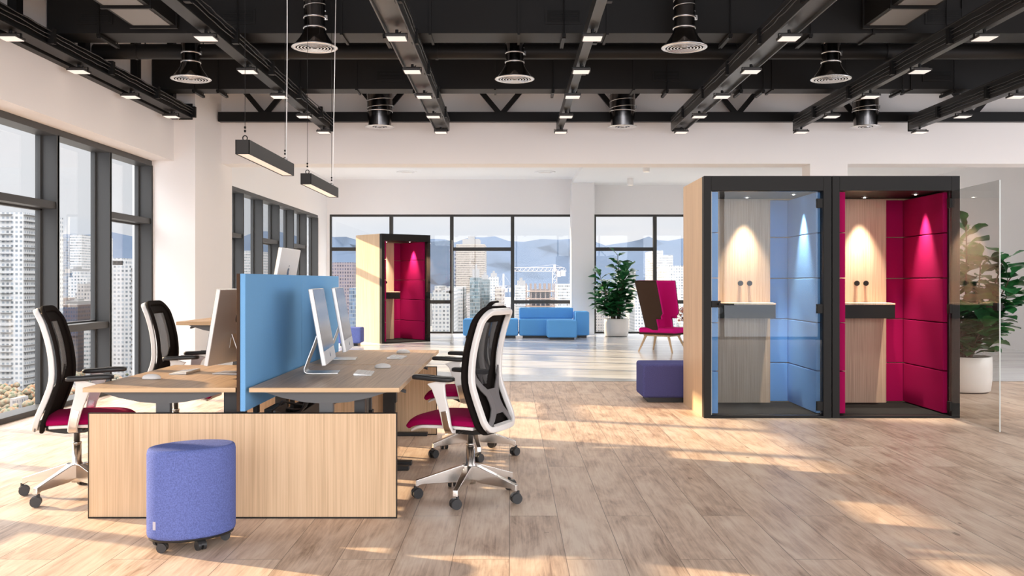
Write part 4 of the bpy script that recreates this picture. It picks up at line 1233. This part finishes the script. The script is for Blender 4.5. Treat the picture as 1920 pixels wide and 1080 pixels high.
# tower cranes
def crane(xm, ytop, D, yj, xj0, xj1, label):
    r = tag(empty('tower_crane', (pxt(xm, D), D, GZ)), label, 'crane', 'white tower cranes')
    H = pz(ytop, D) - GZ; J = pz(yj, D) - GZ; a = pxt(xj0, D) - pxt(xm, D); b = pxt(xj1, D) - pxt(xm, D)
    m = MB()
    for sx in (-.8, .8):
        for sy in (-.8, .8): m.box(sx - .12, sx + .12, sy - .12, sy + .12, 0, J + 1)
    z = 0; k = 0
    while z < J:
        m.bar((-.8, -.8, z), (.8, -.8, z + 2), .18, .18); m.bar((.8, .8, z), (-.8, .8, z + 2), .18, .18); m.box(-.8, .8, -.9, -.7, z, z + .15); z += 2
    m.build('mast', M['crane'], r)
    j = MB().box(a, b, -.7, -.5, J, J + .2).box(a, b, .5, .7, J, J + .2).box(a, b * .7, -.1, .1, J + 1.4, J + 1.6)
    x = a
    while x < b - 1.5: j.bar((x, -.6, J + .1), (x + .8, 0, J + 1.5), .12, .12); j.bar((x + .8, 0, J + 1.5), (x + 1.6, .6, J + .1), .12, .12); x += 1.6
    j.build('jib', M['crane'], r)
    MB().bar((0, 0, J), (0, 0, H), .9, .9).bar((0, 0, H), (a * .6, 0, J + 1.5), .1, .1).bar((0, 0, H), (b * .9, 0, J + 1.2), .1, .1).build('peak', M['crane'], r)
    B(b - 2.2, b - .4, -1, 1, J - 1.8, J + .4).build('counterweight', mat('crane_counterweight', (.3, .3, .32), .7), r)
    B(.9, 2.3, -1, .6, J - 2, J).build('cab', M['crane'], r)
M['crane'] = mat('crane_white', (0.257, 0.242, 0.242), .6)
crane(1040, 496, 360, 509, 958, 1062, 'large white tower crane beside the unfinished building')
crane(944, 513, 520, 541, 930, 962, 'smaller pale crane between the slim tower and the window mullion')
# filler blocks: low skyline
rd = random.Random(21)
keys = ['white', 'white2', 'beige', 'cream', 'glass', 'pinkgrid', 'blueg', 'white', 'brown', 'white2']
def filler(xa, xb, n, ylo, yhi, Dlo, Dhi, where):
    for k in range(n):
        D = rd.uniform(Dlo, Dhi); x = xa + (xb - xa) * (k + rd.random() * .7) / n; wpx = rd.uniform(10, 22) * 500 / D
        key = rd.choice(keys)
        T(x, x + wpx * (1 if Dlo > 600 else .8) + (8 if Dlo > 600 else 0), rd.uniform(ylo, yhi), D, FA[key], 'small block in the crowded skyline %s' % where, rd.uniform(12, 28), 0, 2 if rd.random() < .4 else 0, group='small blocks %s' % where)
filler(600, 1085, 40, 548, 590, 700, 1400, 'behind the far sofa and booth')
filler(1105, 1330, 20, 545, 590, 700, 1400, 'behind the wing chair and fig')
filler(-60, 290, 26, 600, 690, 470, 900, 'low in the three left windows')
filler(400, 600, 10, 520, 580, 380, 900, 'behind the dark mullions by the screen')
struct(MB().add([(-6000, 40, GZ), (6000, 40, GZ), (6000, 9000, GZ), (-6000, 9000, GZ)], [(0, 1, 2, 3)]).build('ground', M['ground'] if 'ground' in M else None or mat('city_ground', (0.156, 0.148, 0.136), .9)))
# houses low between the trees
for k in range(16):
    D = rd.uniform(310, 500); x = rd.uniform(-60, 250)
    T(x, x + rd.uniform(8, 18), 528 + (52 + EYE - rd.uniform(6, 12)) * F / D, D, FA[rd.choice(['white', 'beige', 'white2'])], 'low roof among the autumn trees below the left windows', 10, group='low roofs among the street trees')
# tree canopy in the streets
tr = MB()
tcol = []
for k in range(3200):
    D = rd.uniform(340, 600); x = rd.uniform(-120, 300); X = pxt(x, D); s = rd.uniform(.8, 2.0)
    z = GZ + rd.uniform(1, 6)
    if clash((X - s, X + s, D - s, D + s)): continue
    tr.lathe([(0, -s * .7), (s * .8, -s * .3), (s, s * .2), (s * .6, s * .75), (0, s)], (X, D, z + s * .6), 7)
def tree_mat():
    m = mat('autumn_canopy', (.3, .25, .1), .9)
    tc = N(m, 'ShaderNodeTexCoord'); n = N(m, 'ShaderNodeTexNoise'); n.inputs['Scale'].default_value = .55; n.inputs['Detail'].default_value = 3
    L(m, tc.outputs['Object'], n.inputs['Vector'])
    L(m, ramp(m, n.outputs[0], [(.36, (.03, .045, .02)), (.5, (.12, .105, .07)), (.62, (.17, .075, .03))]), m.node_tree.nodes['Principled BSDF'].inputs['Base Color'])
    return m
o = tr.build('street_trees', tree_mat()); tag(o, 'autumn coloured street trees far below the left windows', 'trees', kind='stuff')
# mountains
mt = MB(); D = 4200; n = 160; m_ = 10; vs = []
for i in range(n + 1):
    X = -5200 + 9400 * i / n
    h = 195 + 14 * math.sin(i * .11 + 1) + 9 * math.sin(i * .37 + .5) + 10 * math.sin(i * 1.1) + 6 * math.sin(i * 2.3)
    for j in range(m_ + 1):
        t = j / m_
        vs.append((X + 40 * math.sin(j * 1.7 + i * .5), D - 900 * (1 - t) + 60 * math.sin(i * .9 + j), GZ + (h + 52) * t ** 1.3 + 8 * math.sin(i * 1.7 + j * 2.2) * (t < 1)))
mt.add(vs, [(i * (m_ + 1) + j, (i + 1) * (m_ + 1) + j, (i + 1) * (m_ + 1) + j + 1, i * (m_ + 1) + j + 1) for i in range(n) for j in range(m_)], True)
struct(mt.build('mountain_range', mat('haze_tinted_mountain', (0.045, 0.059, 0.082), 1.0, spec=0)))  # distance haze is put into the blue base colour

# ------------------------------------------------------------------ light
w = bpy.data.worlds.new('sky'); S.world = w; w.use_nodes = True
class _W: node_tree = w.node_tree
bg = w.node_tree.nodes['Background']
tc = N(w, 'ShaderNodeTexCoord'); sp = N(w, 'ShaderNodeSeparateXYZ'); L(w, tc.outputs['Generated'], sp.inputs[0])
base = ramp(w, sp.outputs[2], [(0.0, (.33, .36, .42)), (.03, (.36, .38, .42)), (.07, (.40, .405, .42)), (.16, (.42, .42, .43))])
cm = N(w, 'ShaderNodeMapping'); cm.inputs['Scale'].default_value = (3, 3, 16); L(w, tc.outputs['Generated'], cm.inputs[0])
cn = N(w, 'ShaderNodeTexNoise'); cn.inputs['Scale'].default_value = 2.0; cn.inputs['Detail'].default_value = 6; L(w, cm.outputs[0], cn.inputs['Vector'])
cl = ramp(w, cn.outputs[0], [(.38, (0, 0, 0)), (.62, (1, 1, 1))])
col = mixc(w, cl, base, (.42, .415, .425))
zen = ramp(w, sp.outputs[2], [(.2, (1, 1, 1)), (.6, (2.9, 2.95, 3.05)), (1.0, (3.6, 3.7, 3.9))])
# colour ramp clamps nothing above 1 in the sky, so scale with a plain multiply
sky_fill = math_node(w, 'MAXIMUM', math_node(w, 'ADD', math_node(w, 'MULTIPLY', sp.outputs[1], -1.0), math_node(w, 'MULTIPLY', sp.outputs[0], .45)), 0)  # extra sky brightness added behind and right of the camera, as room fill
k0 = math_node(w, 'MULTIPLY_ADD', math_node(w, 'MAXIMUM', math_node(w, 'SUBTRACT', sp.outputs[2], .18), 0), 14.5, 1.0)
k = math_node(w, 'ADD', k0, math_node(w, 'MULTIPLY', sky_fill, 4.2))
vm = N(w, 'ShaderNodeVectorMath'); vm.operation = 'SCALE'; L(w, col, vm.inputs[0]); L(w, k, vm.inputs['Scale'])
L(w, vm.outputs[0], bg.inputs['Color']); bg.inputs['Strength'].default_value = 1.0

sun = bpy.data.lights.new('sun', 'SUN'); sun.energy = 4.6; sun.color = (1, .74, .46); sun.angle = math.radians(1.0)
so = bpy.data.objects.new('sun', sun); C.objects.link(so)
el = math.radians(20.2); az = math.radians(21.6)
d = Vector((math.cos(el) * math.cos(az), -math.cos(el) * math.sin(az), -math.sin(el)))
so.rotation_euler = d.to_track_quat('-Z', 'Y').to_euler(); so.location = (-20, 20, 15)

def portal(loc, direction, sx, sy):
    l = bpy.data.lights.new('window_portal', 'AREA'); l.shape = 'RECTANGLE'; l.size = sx; l.size_y = sy; l.cycles.is_portal = True
    o = bpy.data.objects.new('window_portal', l); C.objects.link(o); o.location = loc
    o.rotation_euler = Vector(direction).to_track_quat('-Z', 'Z').to_euler()
portal((-5.05, (YF + 12.7) / 2, 1.46), (1, 0, 0), 12.7 - YF, 2.9)
portal((-5.05, 19.5, 1.47), (1, 0, 0), 7.9, 2.9)
portal((-1.52, YB + .35, 1.52), (0, -1, 0), 6.2, 3.05)
portal((5.2, YB + .35, 1.52), (0, -1, 0), 6.2, 3.05)
portal((XR + .3, (YF + 12.8) / 2 + .3, 1.8), (-1, 0, 0), 15.2, 3.6)
portal((2.6, YF - .3, 2.2), (0, 1, 0), 13.6, 4.4)

# ------------------------------------------------------------------ render look
S.view_settings.view_transform = 'Standard'; S.view_settings.look = 'None'; S.view_settings.gamma = 1
S.view_settings.exposure = 1.15
S.cycles.max_bounces = 12; S.cycles.diffuse_bounces = 6; S.cycles.glossy_bounces = 5; S.cycles.transparent_max_bounces = 24
S.cycles.transmission_bounces = 6
S.cycles.sample_clamp_indirect = 8; S.cycles.use_denoising = True
S.cycles.caustics_reflective = False; S.cycles.caustics_refractive = False
